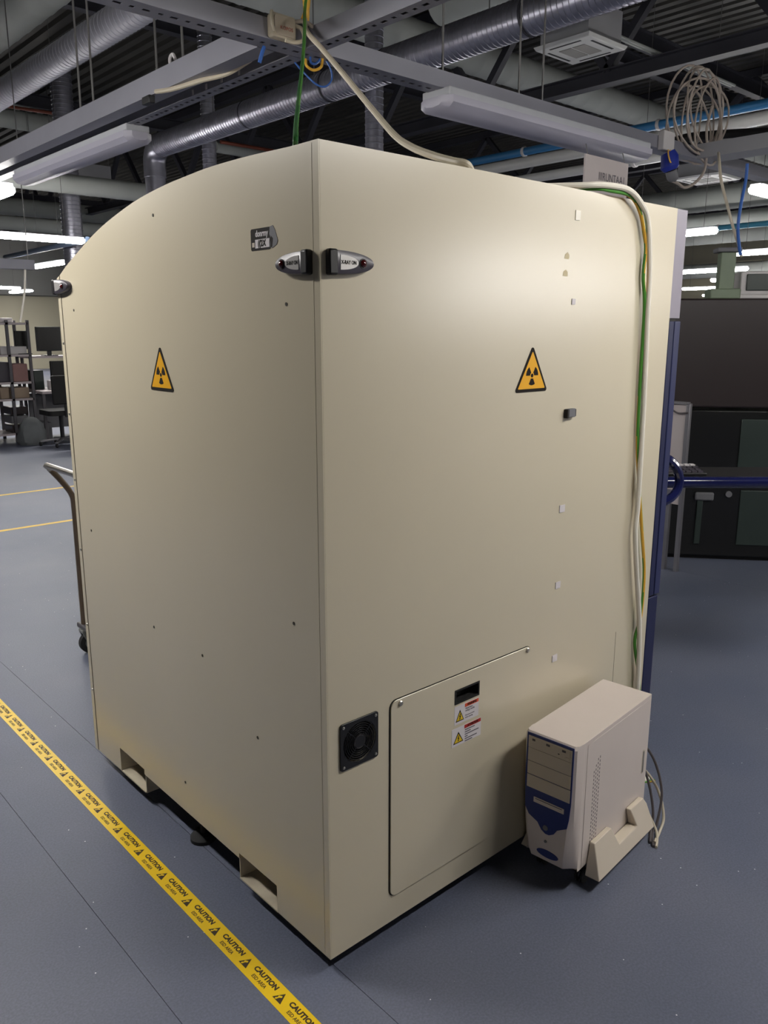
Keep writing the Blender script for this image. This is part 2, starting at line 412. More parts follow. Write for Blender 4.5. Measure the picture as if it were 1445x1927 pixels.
# fork pockets: folded steel channels open to the left
for (a, b) in ((.236, .428), (1.034, 1.228)):
    fp = MB(); t = .004; zt = CZ + .087
    fp.box((.0, a, CZ - .002), (.9, b, CZ + .002)); fp.box((.003, a - t, CZ - .002), (.9, a, zt)); fp.box((.003, b, CZ - .002), (.9, b + t, zt)); fp.box((.003, a, zt), (.9, b, zt + t))
    fp.box((.88, a, CZ), (.9, b, zt))
    fp.obj('fork_pocket', M_paintE, cab, smooth=False)
# underside members and levelling feet
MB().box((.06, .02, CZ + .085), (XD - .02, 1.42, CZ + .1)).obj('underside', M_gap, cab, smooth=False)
MB().box((.003, .003, CZ), (XD, .02, CZ + .012)).obj('bottom_flange', M_paintE, cab, smooth=False)
for (x, y) in ((.052, .735), (1.3, .15), (1.3, 1.3), (.2, 1.38), (.2, .12)):
    f = MB().tube([(x, y, 0), (x, y, .012), (x, y, .02), (x, y, .024)], [.042, .042, .03, .012], 20).obj('levelling_foot', M_rub, cab)
    MB().cyl((x, y, .02), (x, y, CZ + .09), .009, 10).obj('foot_stem', M_gap, f)

# access panel on the right side
AX0, AX1, AZ0, AZ1 = .203, .775, .128, .698
ap_o = rrect(AX0, AZ0, AX1, AZ1, .022)
ap = MB().plate(ap_o, [hrect], fR(-.001), .0035).obj('access_panel', M_paint, cab, bevel=.0008, seg=1)
MB().plate(rrect(AX0 - .0035, AZ0 - .0015, AX1 + .001, AZ1 + .002, .023), [hrect], fR(0), .0009).obj('panel_gap', M_gap, ap, smooth=False)
for (x, z) in ((.235, .686), (.754, .690)):
    sc_ = MB().tube([(x, -.0045, z), (x, -.0075, z), (x, -.0095, z), (x, -.010, z)], [.0075, .0075, .0055, .001], 14).obj('screw', M_screw, ap)
pk = MB(); t = .002
pk.box((HX_0, -.0047, HZ_0), (HX_1, .028, HZ_0 + t)); pk.box((HX_0, -.0047, HZ_1 - t), (HX_1, .028, HZ_1)); pk.box((HX_0, -.0047, HZ_0), (HX_0 + t, .028, HZ_1)); pk.box((HX_1 - t, -.0047, HZ_0), (HX_1, .028, HZ_1)); pk.box((HX_0, .026, HZ_0), (HX_1, .028, HZ_1))
hd = pk.obj('handle_recess', M_blackm, ap, smooth=False)
fr_ = [(HX_0 + .002, HZ_0 + .002), (HX_1 - .002, HZ_0 + .002), (HX_1 - .002, HZ_1 - .002), (HX_0 + .002, HZ_1 - .002)]
MB().plate([(HX_0 - .003, HZ_0 - .003), (HX_1 + .003, HZ_0 - .003), (HX_1 + .003, HZ_1 + .003), (HX_0 - .003, HZ_1 + .003)], [fr_], fR(-.0045), .0015).obj('recess_frame', M_blackm, hd, smooth=False)

def bolt(cx, cz, s):
    return [(cx + a * s, cz + b * s) for a, b in ((.05, .5), (-.22, -.02), (-.02, .02), (-.12, -.3), (-.2, -.28), (-.06, -.5), (.1, -.22), (.02, -.25), (.22, .1), (.02, .06), (.2, .46))]
def sticker(x0, z0, x1, z1, red, lines, nm, head, ycol):
    st = MB().plate([(x0, z0), (x1, z0), (x1, z1), (x0, z1)], [], fR(-.0045), .0005).obj(nm, M_white, ap, smooth=False)
    st['label'] = 'white high voltage warning sticker'
    w = x1 - x0; h = z1 - z0; mid = x0 + w * .42
    tx0, tx1, tz0 = x0 + w * .05, mid - w * .03, z0 + h * .14; tz1 = tz0 + h * .62; cx = (tx0 + tx1) / 2
    MB().plate([(tx0, tz0), (tx1, tz0), (cx, tz1)], [], fR(-.005), .0003).obj('triangle_border', M_sblack, st, smooth=False)
    i = .12
    MB().plate([(tx0 + w * .035, tz0 + h * .05), (tx1 - w * .035, tz0 + h * .05), (cx, tz1 - h * .12)], [], fR(-.0053), .0003).obj('triangle_face', ycol, st, smooth=False)
    MB().plate(bolt(cx, tz0 + h * .24, h * .34), [], fR(-.0056), .0003).obj('bolt_symbol', M_sblack, st, smooth=False)
    MB().plate([(mid, z1 - h * .22), (x1 - w * .01, z1 - h * .22), (x1 - w * .01, z1 - h * .03), (mid, z1 - h * .03)], [], fR(-.005), .0003).obj('header_bar', red, st, smooth=False)
    text('header_text', head, h * .17, ((mid + x1) / 2, -.0056, z1 - h * .125), ROT_R, M_sblack, st, bold=.0003, sx=.85)
    for k, (s_, sz) in enumerate(lines):
        zl = z1 - h * .31 - k * h * .125
        if isinstance(s_, str):
            if s_: text('small_print', s_, h * sz, (mid + w * .02, -.0052, zl), ROT_R, M_print, st, align='LEFT', sx=.85)
        else:
            MB().plate([(mid + w * .02, zl - h * .028), (mid + w * s_, zl - h * .028), (mid + w * s_, zl + h * .028), (mid + w * .02, zl + h * .028)], [], fR(-.005), .0002).obj('small_print', M_print, st, smooth=False)
sticker(.440, .551, .540, .606, M_orange, [('Hazardous', .15), ('voltage inside.', .15), ('', .1), ('Disconnect power', .11), ('before opening', .11)], 'warning_sticker', 'WARNING', M_yel2)
sticker(.431, .486, .552, .541, M_sred, [(.36, .1), (.22, .1), (.5, .1), (.12, .1), (.44, .1), (.28, .1)], 'warning_sticker', 'ATTENTION', M_yel2)

# fan
fan = MB().plate(rrect(FX0, FZ0, FX1, FZ1, .007), [circ], fR(-.0005), .0045).obj('fan_guard', M_black, cab, bevel=.0008, seg=1)
fcx, fcz = (FX0 + FX1) / 2, (FZ0 + FZ1) / 2
def ring(r, rr, y, n=36):
    m = MB(); rg = []
    for i in range(n + 1):
        a = 2 * PI * i / n
        rg.append([(fcx + (r + rr * math.cos(b)) * math.cos(a), y + rr * math.sin(b), fcz + (r + rr * math.cos(b)) * math.sin(a)) for b in (0, PI / 3, 2 * PI / 3, PI, 4 * PI / 3, 5 * PI / 3)])
    return m.rings(rg, cap=False)
for r in (.0195, .025, .0305, .036, .0415, .047, .0525): ring(r, .0011, -.004).obj('guard_ring', M_black, fan)
for k in range(4):
    a = PI / 4 + k * PI / 2; MB().bar((fcx + .015 * math.cos(a), -.0045, fcz + .015 * math.sin(a)), (fcx + .056 * math.cos(a), -.0045, fcz + .056 * math.sin(a)), .002, .002).obj('guard_spoke', M_black, fan)
MB().cyl((fcx, .0, fcz), (fcx, -.005, fcz), .016, 24).obj('guard_hub', M_black, fan)
ring(.0165, .0006, -.0048).obj('hub_ring', M_cabk, fan)
fb = MB().cyl((fcx, .006, fcz), (fcx, .03, fcz), .02, 20).obj('fan_rotor', M_blackm, fan)
for k in range(7):
    a = 2 * PI * k / 7
    vs = []
    for r, aa, w in ((.02, 0, .18), (.052, .25, .3)):
        for s_, y in ((-1, .008), (1, .028)):
            an = a + aa + s_ * w; vs.append((fcx + r * math.cos(an), y, fcz + r * math.sin(an)))
    MB().add(vs + [(p[0], p[1] + .0015, p[2]) for p in vs], [(0, 1, 3, 2), (4, 6, 7, 5), (0, 2, 6, 4), (1, 5, 7, 3), (0, 4, 5, 1), (2, 3, 7, 6)]).obj('fan_blade', M_black, fb, smooth=False)
MB().box((fcx - .055, .034, fcz - .055), (fcx + .055, .036, fcz + .055)).obj('fan_back', M_blackm, fan, smooth=False)
for sx in (FX0 + .009, FX1 - .009):
    for sz in (FZ0 + .009, FZ1 - .009):
        MB().tube([(sx, -.004, sz), (sx, -.0065, sz), (sx, -.0075, sz)], [.0042, .0038, .001], 12).obj('screw', M_screw, fan)

# radiation triangles
def rounded_tri(pts, r, n=4):
    out = []
    for i in range(3):
        p = Vector(pts[i]); a = (Vector(pts[i - 1]) - p).normalized(); b = (Vector(pts[(i + 1) % 3]) - p).normalized()
        ang = a.angle(b) / 2; d = r / math.tan(ang); c = p + (a + b).normalized() * (r / math.sin(ang))
        s = p + a * d; e = p + b * d
        a0 = math.atan2(s.y - c.y, s.x - c.x); a1 = math.atan2(e.y - c.y, e.x - c.x)
        while a1 - a0 > PI: a1 -= 2 * PI
        while a1 - a0 < -PI: a1 += 2 * PI
        out += arc(c.x, c.y, r, a0, a1, n)
    return out
def radsign(cx, z0, z1, w, fr):
    h = z1 - z0
    s = MB().plate(rounded_tri([(cx - w / 2 * 1.06, z0 - .002), (cx + w / 2 * 1.06, z0 - .002), (cx, z1 + .006)], .006), [], fr(0), .0015).obj('radiation_sign', M_sblack, cab, smooth=False)
    s['label'] = 'yellow and black radiation warning triangle'
    MB().plate(rounded_tri([(cx - w / 2 + .0085, z0 + .0065), (cx + w / 2 - .0085, z0 + .0065), (cx, z1 - .010)], .002), [], fr(-.0015), .0004).obj('sign_face', M_yel, s, smooth=False)
    cz = z0 + h * .36
    for mid in (PI / 6, 5 * PI / 6, 1.5 * PI):
        o = arc(cx, cz, .0265, mid - PI / 6, mid + PI / 6, 8); i = arc(cx, cz, .0085, mid + PI / 6, mid - PI / 6, 5)
        MB().plate(o + i, [], fr(-.0019), .0003).obj('trefoil_blade', M_sblack, s, smooth=False)
    MB().plate(arc(cx, cz, .0055, 0, 2 * PI, 18)[:-1], [], fr(-.0019), .0003).obj('trefoil_centre', M_sblack, s, smooth=False)
radsign(.7265, 1.457, 1.575, .136, fR)
radsign(.7375, 1.454, 1.572, .135, fL)

# X-RAY ON lamps: bullet-shaped housings
def xlamp(u0, u1, zc, h, fr, rot, sgn, txt=True):
    """flat end at u0, nose at u1; fr maps (u,z,t)"""
    L = abs(u1 - u0); s = 1 if u1 > u0 else -1
    def outline(k, x0=0.0, n=10):
        hh = h / 2 * k; LL = L * (0.6 + .4 * k); xs = x0 + .022
        pts = [(x0 + .005, -hh), (x0, -hh + .006), (x0, hh - .006), (x0 + .005, hh)]
        for i in range(0, n):
            a = PI / 2 * i / n; pts.append((xs + (LL - xs) * math.sin(a), hh * math.cos(a) ** .9))
        pts.append((LL, 0))
        for i in range(n - 1, -1, -1):
            a = PI / 2 * i / n; pts.append((xs + (LL - xs) * math.sin(a), -hh * math.cos(a) ** .9))
        return pts
    P = lambda pts: [(u0 + s * a, zc + b) for a, b in pts]
    def loft(ts, m, nm, par, bias=0):
        rg = []
        for k, t in ts: rg.append([fr(0)(a, b, t) for a, b in P(outline(k))])
        return MB().rings(rg).obj(nm, m, par, angle=50)
    hsg = loft(((1.0, 0), (1.0, .009), (.94, .0155), (.9, .0165)), M_dgrey, 'xray_lamp', cab)
    hsg['label'] = 'grey bullet-shaped indicator lamp with red lens'
    MB().plate(P([(-.002, -h / 2 - .0015), (.02, -h / 2 - .0015), (.02, h / 2 + .0015), (-.002, h / 2 + .0015)]), [], fr(0), .0175).obj('end_cap', M_black, hsg, bevel=.004)
    wn = [(.026, -h * .30), (.026, h * .30)]
    n = 8
    for i in range(1, n + 1):
        t = i / n; wn.append((.026 + .050 * math.sin(t * PI / 2), h * .30 * math.cos(t * PI / 2)))
    for i in range(n - 1, 0, -1):
        t = i / n; wn.append((.026 + .050 * math.sin(t * PI / 2), -h * .30 * math.cos(t * PI / 2)))
    MB().plate(P(wn), [], fr(-.016), .0016).obj('name_window', M_silver, hsg, smooth=False)
    if txt:
        p = fr(-.0179)(u0 + s * .0485, zc, 0)
        text('lamp_text', 'X-RAY ON', .0112, p, rot, M_sblack, hsg, bold=.0003, sx=.78)
    c = u0 + s * .089
    MB().tube([fr(0)(c, zc, t) for t in (.0155, .019, .0215, .023)], [.0085, .0082, .0055, .001], 16).obj('lens', M_red, hsg)
    MB().tube([fr(0)(c, zc, t) for t in (.0155, .0178)], [.0105, .0105], 16).obj('lens_ring', M_black, hsg)
xlamp(.016, .140, 1.761, .051, fR, ROT_R, 1)
xlamp(.026, .144, 1.761, .049, fL, ROT_L, 1)
xlamp(1.462, 1.33, 1.761, .047, fL, ROT_L, 1, False)

# torn black-and-white maker's sticker
bd = MB().plate(rrect(.178, 1.798, .258, 1.846, .005), [], fL(0), .0005).obj('torn_sticker', M_sblack, cab, smooth=False)
bd['label'] = 'torn black and white sticker'
text('sticker_text', 'donrmy', .019, (-.0008, .213, 1.834), ROT_L, M_white, bd, bold=.0006, sx=.85)
MB().plate([(.184, 1.803), (.240, 1.803), (.240, 1.822), (.182, 1.822)], [], fL(-.0006), .0002).obj('white_field', M_white, bd, smooth=False)
text('sticker_text', '((2X', .019, (-.0011, .213, 1.8125), ROT_L, M_sblack, bd, bold=.0008, sx=.9)
MB().plate([(.243, 1.806), (.253, 1.806), (.253, 1.816), (.243, 1.816)], [], fL(-.0006), .0002).obj('mark', M_pcb, bd, smooth=False)
MB().plate([(.180, 1.846), (.168, 1.848), (.160, 1.838), (.150, 1.815), (.155, 1.806), (.172, 1.800), (.184, 1.803), (.176, 1.82), (.182, 1.83)], [], fL(-.0003), .0006).obj('torn_paper', M_boxg, bd, smooth=False)
MB().plate([(.176, 1.826), (.180, 1.802), (.172, 1.802), (.168, 1.82)], [], fL(-.0009), .0002).obj('paper_dark_tear', M_sblack, bd, smooth=False)  # black sliver over the torn paper

# little white self-adhesive pads and residue on the right side
for (x, z, w, h, m, nm) in ((.903, 1.932, .022, .026, M_cabw, 'adhesive_pad'), (.898, 1.10, .026, .022, M_white, 'adhesive_pad'), (.896, .861, .024, .021, M_white, 'adhesive_pad'), (.898, .622, .025, .022, M_white, 'adhesive_pad'), (.903, 1.700, .017, .016, M_white, 'adhesive_pad')):
    MB().plate([(x - w / 2, z - h / 2), (x + w / 2, z - h / 2), (x + w / 2, z + h / 2), (x - w / 2, z + h / 2)], [], fR(0), .002).obj(nm, m, cab, smooth=False)
M_glue = mat('old_glue', (196, 182, 146), 0.6, var=.05)
for (x, z) in ((.862, 1.822), (.858, 1.776)):
    MB().plate([(x - .011, z - .008), (x + .01, z - .009), (x + .012, z + .002), (x + .002, z + .01), (x - .008, z + .004)], [], fR(0), .0004).obj('glue_residue', M_glue, cab, smooth=False)
cm = MB().box((.888, -.013, 1.373), (.925, 0, 1.398)).obj('cable_mount', M_boxg, cab, bevel=.002)
MB().box((.884, -.014, 1.371), (.893, 0, 1.397)).obj('mount_clip', M_gap, cm, bevel=.001)
MB().box((.922, -.012, 1.375), (.929, 0, 1.396)).obj('mount_clip', M_gap, cm, bevel=.001)
MB().box((.931, -.006, 1.380), (.937, 0, 1.391)).obj('mount_pin', M_gap, cm, bevel=.001)

# ================================================================== COMPUTER TOWER
W = .17
TH = math.radians(5.71)
PCX, PCY = .681, -.072
pc = thing('computer_tower', 'beige computer tower with blue front fascia standing beside the X-ray cabinet', 'computer', (PCX, PCY, .075), TH)
def L3(u, lat, z): return (u, -lat, z - .075)       # u backwards, lat to the right, z world
def pbox(u0, l0, z0, u1, l1, z1): return MB().box(L3(u0, l1, z0), L3(u1, l0, z1))
pbox(.034, 0, .075, .464, W, .4872).obj('case', M_pcw, pc, True, bevel=.0015)
pbox(.050, W, .083, .460, W + .0012, .474).obj('side_cover', M_pcw, pc, True, bevel=.0006, seg=1)
# moulded front bezel, lofted
rg = []
for z, cy, fx, back in ((.078, .034, .016, .04), (.088, .032, .0, .038), (.12, .028, -.009, .037), (.2, .02, -.013, .036), (.32, .013, -.013, .036), (.45, .009, -.013, .036), (.478, .008, -.012, .036), (.4875, .010, -.004, .036)):
    rg.append([L3(back, 0, z), L3(.028, -.0005, z), L3(fx + cy * .8, cy * .25, z), L3(fx, cy, z), L3(fx, W - cy, z), L3(fx + cy * .8, W - cy * .25, z), L3(.028, W + .0005, z), L3(back, W, z)])
MB().rings(rg).obj('front_bezel', M_pcw, pc, True, angle=28)
fF = lambda off: (lambda u, v, t: L3(off - t, u, v))
fas = [(.011, .4868), (.163, .4868), (.162, .312), (.158, .262), (.153, .232), (.122, .213), (.112, .196), (.098, .187), (.084, .186), (.070, .194), (.056, .214), (.026, .228), (.013, .250), (.009, .34)]
fascia = MB().plate(fas, [], fF(-.0128), .003).obj('blue_fascia', M_pcblue, pc, True, bevel=.001, seg=1)
def fpl(nm, m, a, b, c, d, off, t, par=fascia, bev=.0006):
    return MB().plate([(a, b), (c, b), (c, d), (a, d)], [], fF(off), t).obj(nm, m, par, True, bevel=bev, seg=1)
def reparent_local(o): o.matrix_parent_inverse = Matrix(); return o
cdv = fpl('optical_drive', M_pcb, .017, .4425, .158, .4785, -.0158, .002)
fpl('drive_tray', M_pcb, .022, .458, .153, .474, -.0178, .0012, cdv)
for (x, s) in ((.035, .005), (.082, .006), (.133, .006)):
    fpl('drive_mark', M_cabk, x - s, .466, x + s, .473, -.019, .0002, cdv, 0)
fpl('eject_button', M_pcb, .138, .449, .152, .454, -.0178, .0015, cdv)
fpl('drive_led', M_sblack, .114, .4535, .119, .456, -.0178, .0004, cdv, 0)
for z0 in (.401, .359, .316): fpl('bay_cover', M_pcb, .017, z0, .158, z0 + .0405, -.0158, .002)
fd = fpl('floppy_drive', M_pcw, .042, .275, .142, .291, -.0158, .002)
fpl('floppy_slot', M_print, .048, .286, .136, .2885, -.0178, .0002, fd, 0)
fpl('floppy_button', M_pcw, .122, .277, .136, .2815, -.0178, .0018, fd)
MB().tube([L3(-.0155, .085, .206), L3(-.018, .085, .206), L3(-.0195, .085, .206)], [.0085, .008, .002], 18).obj('power_button', M_boxg, fascia, True)
MB().tube([L3(-.012, .085, .16), L3(-.0145, .085, .16), L3(-.015, .085, .16)], [.0045, .004, .001], 14).obj('reset_button', M_boxg, pc, True)
ov = [(.092 + .036 * math.cos(2 * PI * k / 28), .119 + .0125 * math.sin(2 * PI * k / 28)) for k in range(28)]
MB().plate(ov, [], lambda u, v, t: L3(-.0088 - (v - .12) * .05 - t, u, v), .0018).obj('oval_badge', M_pcblue, pc, True)
# vent slots in the side cover: a slanted field of small dark slots
vent = MB(); cnt = 0
for r in range(22):
    for k in range(4):
        z = .402 - r * .0126; u = .094 + k * .011 + (r % 2) * .0
        if r < 2 and k < 2 - r: continue
        zz = z + (k - 1.5) * .0035
        vent.hexa([L3(u, W + .0011, zz - .0035), L3(u + .003, W + .0011, zz - .0035), L3(u + .003, W + .0016, zz - .0035), L3(u, W + .0016, zz - .0035),
                   L3(u, W + .0011, zz + .0035), L3(u + .003, W + .0011, zz + .0035), L3(u + .003, W + .0016, zz + .0035), L3(u, W + .0016, zz + .0035)])
vo = vent.obj('vent_slots', M_cabk, pc, True, smooth=False); vo['kind'] = 'stuff'
MB().plate(rrect(.424, .222, .440, .305, .006), [], lambda u, v, t: L3(u, W + .0012 + t, v), .0012).obj('finger_grip', M_cabbei, pc, True, bevel=.001, seg=1)
MB().plate(rrect(.427, .226, .434, .301, .003), [], lambda u, v, t: L3(u, W + .0024 + t, v), .0003).obj('grip_groove', M_print, pc, True, smooth=False)
pbox(.4635, .012, .1, .4665, W - .012, .47).obj('rear_plate', M_brack, pc, True, smooth=False)
pbox(.466, .03, .41, .474, .07, .44).obj('rear_socket', M_black, pc, True, smooth=False)
pbox(.466, .06, .18, .482, .09, .30).obj('rear_plugs', M_cabbei, pc, True, smooth=False)

st = thing('computer_stand', 'beige plastic wheeled stand under the computer tower', 'computer stand', (PCX, PCY, 0), TH)
S3 = lambda u, lat, z: (u, -lat, z)
MB().box(S3(.128, .18, .046), S3(.45, -.01, .0745)).obj('base_plate', M_stand, st, True, bevel=.004)
pr = [(.072, .044), (.445, .044), (.43, .125), (.415, .147), (.325, .147), (.345, .088), (.222, .088), (.196, .147), (.092, .147)]
for side in (1, -1):
    vs = []
    for u, z in pr: vs.append(S3(u, (W + .003) if side > 0 else -.003, z))
    for u, z in pr:
        o_ = .05 - .30 * (z - .044); vs.append(S3(u, (W + o_) if side > 0 else -o_ , z))
    n = len(pr); tr = tessellate_polygon([[Vector((u, z, 0)) for u, z in pr]])
    fs = [tuple(t) for t in tr] + [tuple(i + n for i in reversed(t)) for t in tr] + [(i, (i + 1) % n, (i + 1) % n + n, i + n) for i in range(n)]
    MB().add(vs, fs).obj('side_bracket', M_stand, st, True, bevel=.0025)
for (u, l) in ((.098, .150), (.42, .170), (.098, .02), (.42, .0)):
    c = MB().tube([S3(u - .01, l - .012, .0), S3(u - .01, l - .012, .001)], .001, 6)
    c = MB()
    for s in (-.013, .006): c.tube([S3(u, l + s, .023), S3(u, l + s + .001, .023), S3(u, l + s + .007, .023), S3(u, l + s + .008, .023)], [.019, .0235, .0235, .019], 18)
    w_ = c.obj('caster', M_rub, st, True)
    MB().cyl(S3(u, l - .002, .02), S3(u, l - .002, .047), .008, 10).obj('caster_stem', M_black, w_, True)
    MB().box(S3(u - .022, l + .0045, .024), S3(u + .016, l - .0045, .047)).obj('caster_hood', M_black, w_, True, bevel=.004)

def pcw(u, lat, z):
    return Vector((PCX, PCY, 0)) + Vector((math.cos(TH), math.sin(TH), 0)) * u + Vector((math.sin(TH), -math.cos(TH), 0)) * lat + Vector((0, 0, z))
def cable(name, pts, r, m, label, cat='cable', n=8, samples=8, group=None):
    o = MB().tube(spline(pts, samples), r, n).obj(name, m)
    return tag(o, label, cat, group)
cable('computer_cable', [pcw(.482, .075, .29), pcw(.52, .11, .285), pcw(.545, .16, .22), pcw(.535, .2, .12), pcw(.49, .21, .03), pcw(.46, .21, .006), pcw(.40, .24, .005)], .0042, M_cabk, 'dark outer cable loop behind the computer tower')
cable('computer_cable', [pcw(.482, .08, .28), pcw(.505, .12, .24), pcw(.515, .16, .15), pcw(.50, .19, .06), pcw(.47, .2, .010), pcw(.41, .225, .006)], .0042, M_cabk, 'dark inner cable dropping steeply behind the computer tower')
cable('computer_cable', [pcw(.482, .07, .215), pcw(.52, .13, .19), pcw(.545, .18, .12), pcw(.53, .215, .04), pcw(.48, .225, .008), pcw(.42, .235, .006)], .0045, M_cabbei, 'beige cable curving out behind the computer tower to the floor')
cable('computer_cable', [pcw(.482, .075, .19), pcw(.50, .14, .10), pcw(.49, .18, .05), pcw(.475, .215, .014), pcw(.44, .235, .006), pcw(.40, .25, .005)], .0045, M_cabbei, 'short beige cable running low beside the rear of the computer stand')

# ================================================================== CABLES ON THE CABINET
wc = [(.62, .35, 2.010), (.78, .16, 2.010), (.92, .02, 2.014), (1.0, -.014, 2.020), (1.111, -.024, 2.018), (1.187, -.024, 1.985), (1.232, -.022, 1.937), (1.261, -.02, 1.815), (1.270, -.02, 1.656), (1.285, -.02, 1.357), (1.292, -.02, 1.058), (1.288, -.02, .968), (1.317, -.02, .815), (1.36, -.02, .614), (1.378, -.02, .389), (1.385, -.022, .1), (1.40, -.03, .012), (1.45, -.05, .008)]
cable('mains_cable', wc, .0085, M_cabw, 'thick white cable bent over the cabinet edge and hanging down its side', 'cable', 10, 10)
def earth_cable(pts, r, label, twist=.35, ph=0, m=(None, None)):
    sp = spline(pts, 10); n = 10
    fn = lambda i, k: 1 if math.sin(2 * PI * k / n + twist * i * .35 + ph) > .35 else 0
    o = MB().tube(sp, r, n, fn).obj('earth_cable', [m[0] or M_cabg, m[1] or M_caby])
    return tag(o, label, 'cable')
gc = [(.66, .37, 2.006), (.83, .16, 2.006), (.97, .012, 2.010), (1.037, -.012, 2.009), (1.135, -.016, 2.004), (1.198, -.014, 1.964), (1.233, -.013, 1.899), (1.245, -.013, 1.861), (1.243, -.012, 1.783), (1.262, -.012, 1.688), (1.270, -.01, 1.458), (1.279, -.01, 1.271), (1.299, -.012, 1.146), (1.340, -.014, .959), (1.374, -.015, .802), (1.374, -.014, .648), (1.355, -.009, .554), (1.398, -.014, .381), (1.405, -.02, .1), (1.42, -.04, .008), (1.46, -.07, .006)]
earth_cable(gc, .0055, 'green and yellow earth cable hanging beside the thick white cable', .25, 2.2)
def q(px, py, y): return at(px, py, 'y', y)
earth_cable([(1.14, 1.46, 3.3), (1.135, 1.47, 3.05), q(575, 4, 1.48), q(573, 60, 1.22), q(569, 120, .93), q(562, 185, .6), q(557, 235, .30), q(556, 262, .13), (.10, .22, 2.012)], .006, 'green and yellow earth cable dropping from the channel crossing onto the cabinet', .12, .6, (M_cabg2, M_cabg))
cable('ceiling_cable', [(1.10, 1.5, 2.84), q(578, 60, 1.46), q(606, 92, 1.36), q(640, 132, 1.16), q(700, 205, .82), q(742, 254, .52), q(775, 277, .34), q(815, 293, .20), q(850, 303, .12), q(880, 311, .08), (.62, .14, 2.012), (.8, .3, 2.012)], .010, M_cabbei, 'thick beige cable sloping from the channel crossing down to the cabinet roof', 'cable', 10)

# ================================================================== FLOOR TAPES
tape = thing('floor_tape', 'yellow caution tape with black lettering along the floor beside the cabinet', 'floor tape', (-.1345, 1, 0))
TX0, TX1 = -.162, -.107
MB().box((TX0, -2.5, .0), (TX1, 3.6, .0006)).obj('tape_strip', M_tape, tape, smooth=False)
period = .1555
y0 = .624 + 11 * period
base_objs = []
base_objs.append(text('caution_text', 'CAUTION', .0195, (-.1265, y0 - .051, .0008), (0, 0, -PI / 2), M_tprint, tape, bold=.0009, sx=1.12))
base_objs.append(text('area_text', 'ESD AREA', .0140, (-.1465, y0 - .047, .0008), (0, 0, -PI / 2), M_tprint, tape, bold=.0002, sx=.95))
# triangle symbol: base towards -x, tip towards +x, with a pale hand shape cut by a stroke
yc = y0 - .127
sy = MB().plate([(-.148, yc + .017), (-.148, yc - .017), (-.119, yc)], [], fT(.0006), .0003).obj('esd_symbol', M_tprint, tape, smooth=False)
sh = MB().plate([(-.1455, yc + .004), (-.138, yc + .002), (-.1335, yc - .0035), (-.129, yc - .001), (-.131, yc + .003), (-.1345, yc + .0075), (-.140, yc + .006), (-.143, yc + .0095), (-.1475, yc + .008)], [], fT(.0009), .0002).obj('hand_shape', M_tape, sy, smooth=False)
for r in range(1, 17):
    for o in base_objs + [sy]:
        c = o.copy(); COL.objects.link(c); c.location.y = -r * period
        if o is sy:
            h2 = sh.copy(); COL.objects.link(h2); h2.parent = c; h2.matrix_parent_inverse = Matrix()
            h2.matrix_parent_inverse = sh.matrix_parent_inverse.copy()
tag(MB().box((-4, 7.05, 0), (2.6, 7.105, .0006)).obj('floor_tape', M_tapefar, smooth=False), 'farther of two thin worn yellow tapes across the floor behind the trolley', 'floor tape')
tag(MB().box((-4, 5.50, 0), (3.2, 5.555, .0006)).obj('floor_tape', M_tapefar, smooth=False), 'nearer of two thin worn yellow tapes across the floor behind the trolley', 'floor tape')

# ================================================================== TROLLEY behind the cabinet
tr = thing('platform_trolley', 'platform trolley with bent tubular push handle behind the cabinet', 'trolley', (.7, 2.2, 0))
for (ya, nm) in ((2.53, 'handle_post'), (1.75, 'handle_post')):
    MB().tube(spline([(.40, ya, .15), (.40, ya, .5), (.40, ya, .76), (.392, ya, .83), (.35, ya, .90), (.30, ya, .965)], 6), .0145, 12).obj(nm, M_tube, tr)
MB().tube(spline([(.30, 2.53, .962), (.294, 2.525, .975), (.292, 2.50, .982), (.292, 1.78, .982), (.294, 1.755, .975), (.30, 1.75, .962)], 5), .0145, 12).obj('handle_bar', M_screw, tr)
MB().box((.38, 1.70, .13), (1.25, 2.58, .155)).obj('deck', M_bleg, tr, bevel=.006)
for (x, y) in ((.42, 2.52), (.42, 1.76), (1.2, 2.52), (1.2, 1.76)):
    w_ = MB().tube([(x, y - .016, .055), (x, y - .014, .055), (x, y + .014, .055), (x, y + .016, .055)], [.048, .055, .055, .048], 24).obj('wheel', M_rub, tr)
    MB().cyl((x, y - .018, .055), (x, y + .018, .055), .03, 16).obj('wheel_hub', M_brack, w_)
    b = MB()
    for s in (-.024, .020): b.hexa([(x - .015, y + s, .045), (x + .015, y + s, .045), (x + .015, y + s + .004, .045), (x - .015, y + s + .004, .045), (x - .045, y + s, .118), (x + .03, y + s, .118), (x + .03, y + s + .004, .118), (x - .045, y + s + .004, .118)])
    b.box((x - .045, y - .024, .115), (x + .03, y + .024, .13))
    b.obj('wheel_bracket', M_brack, tr, bevel=.002)

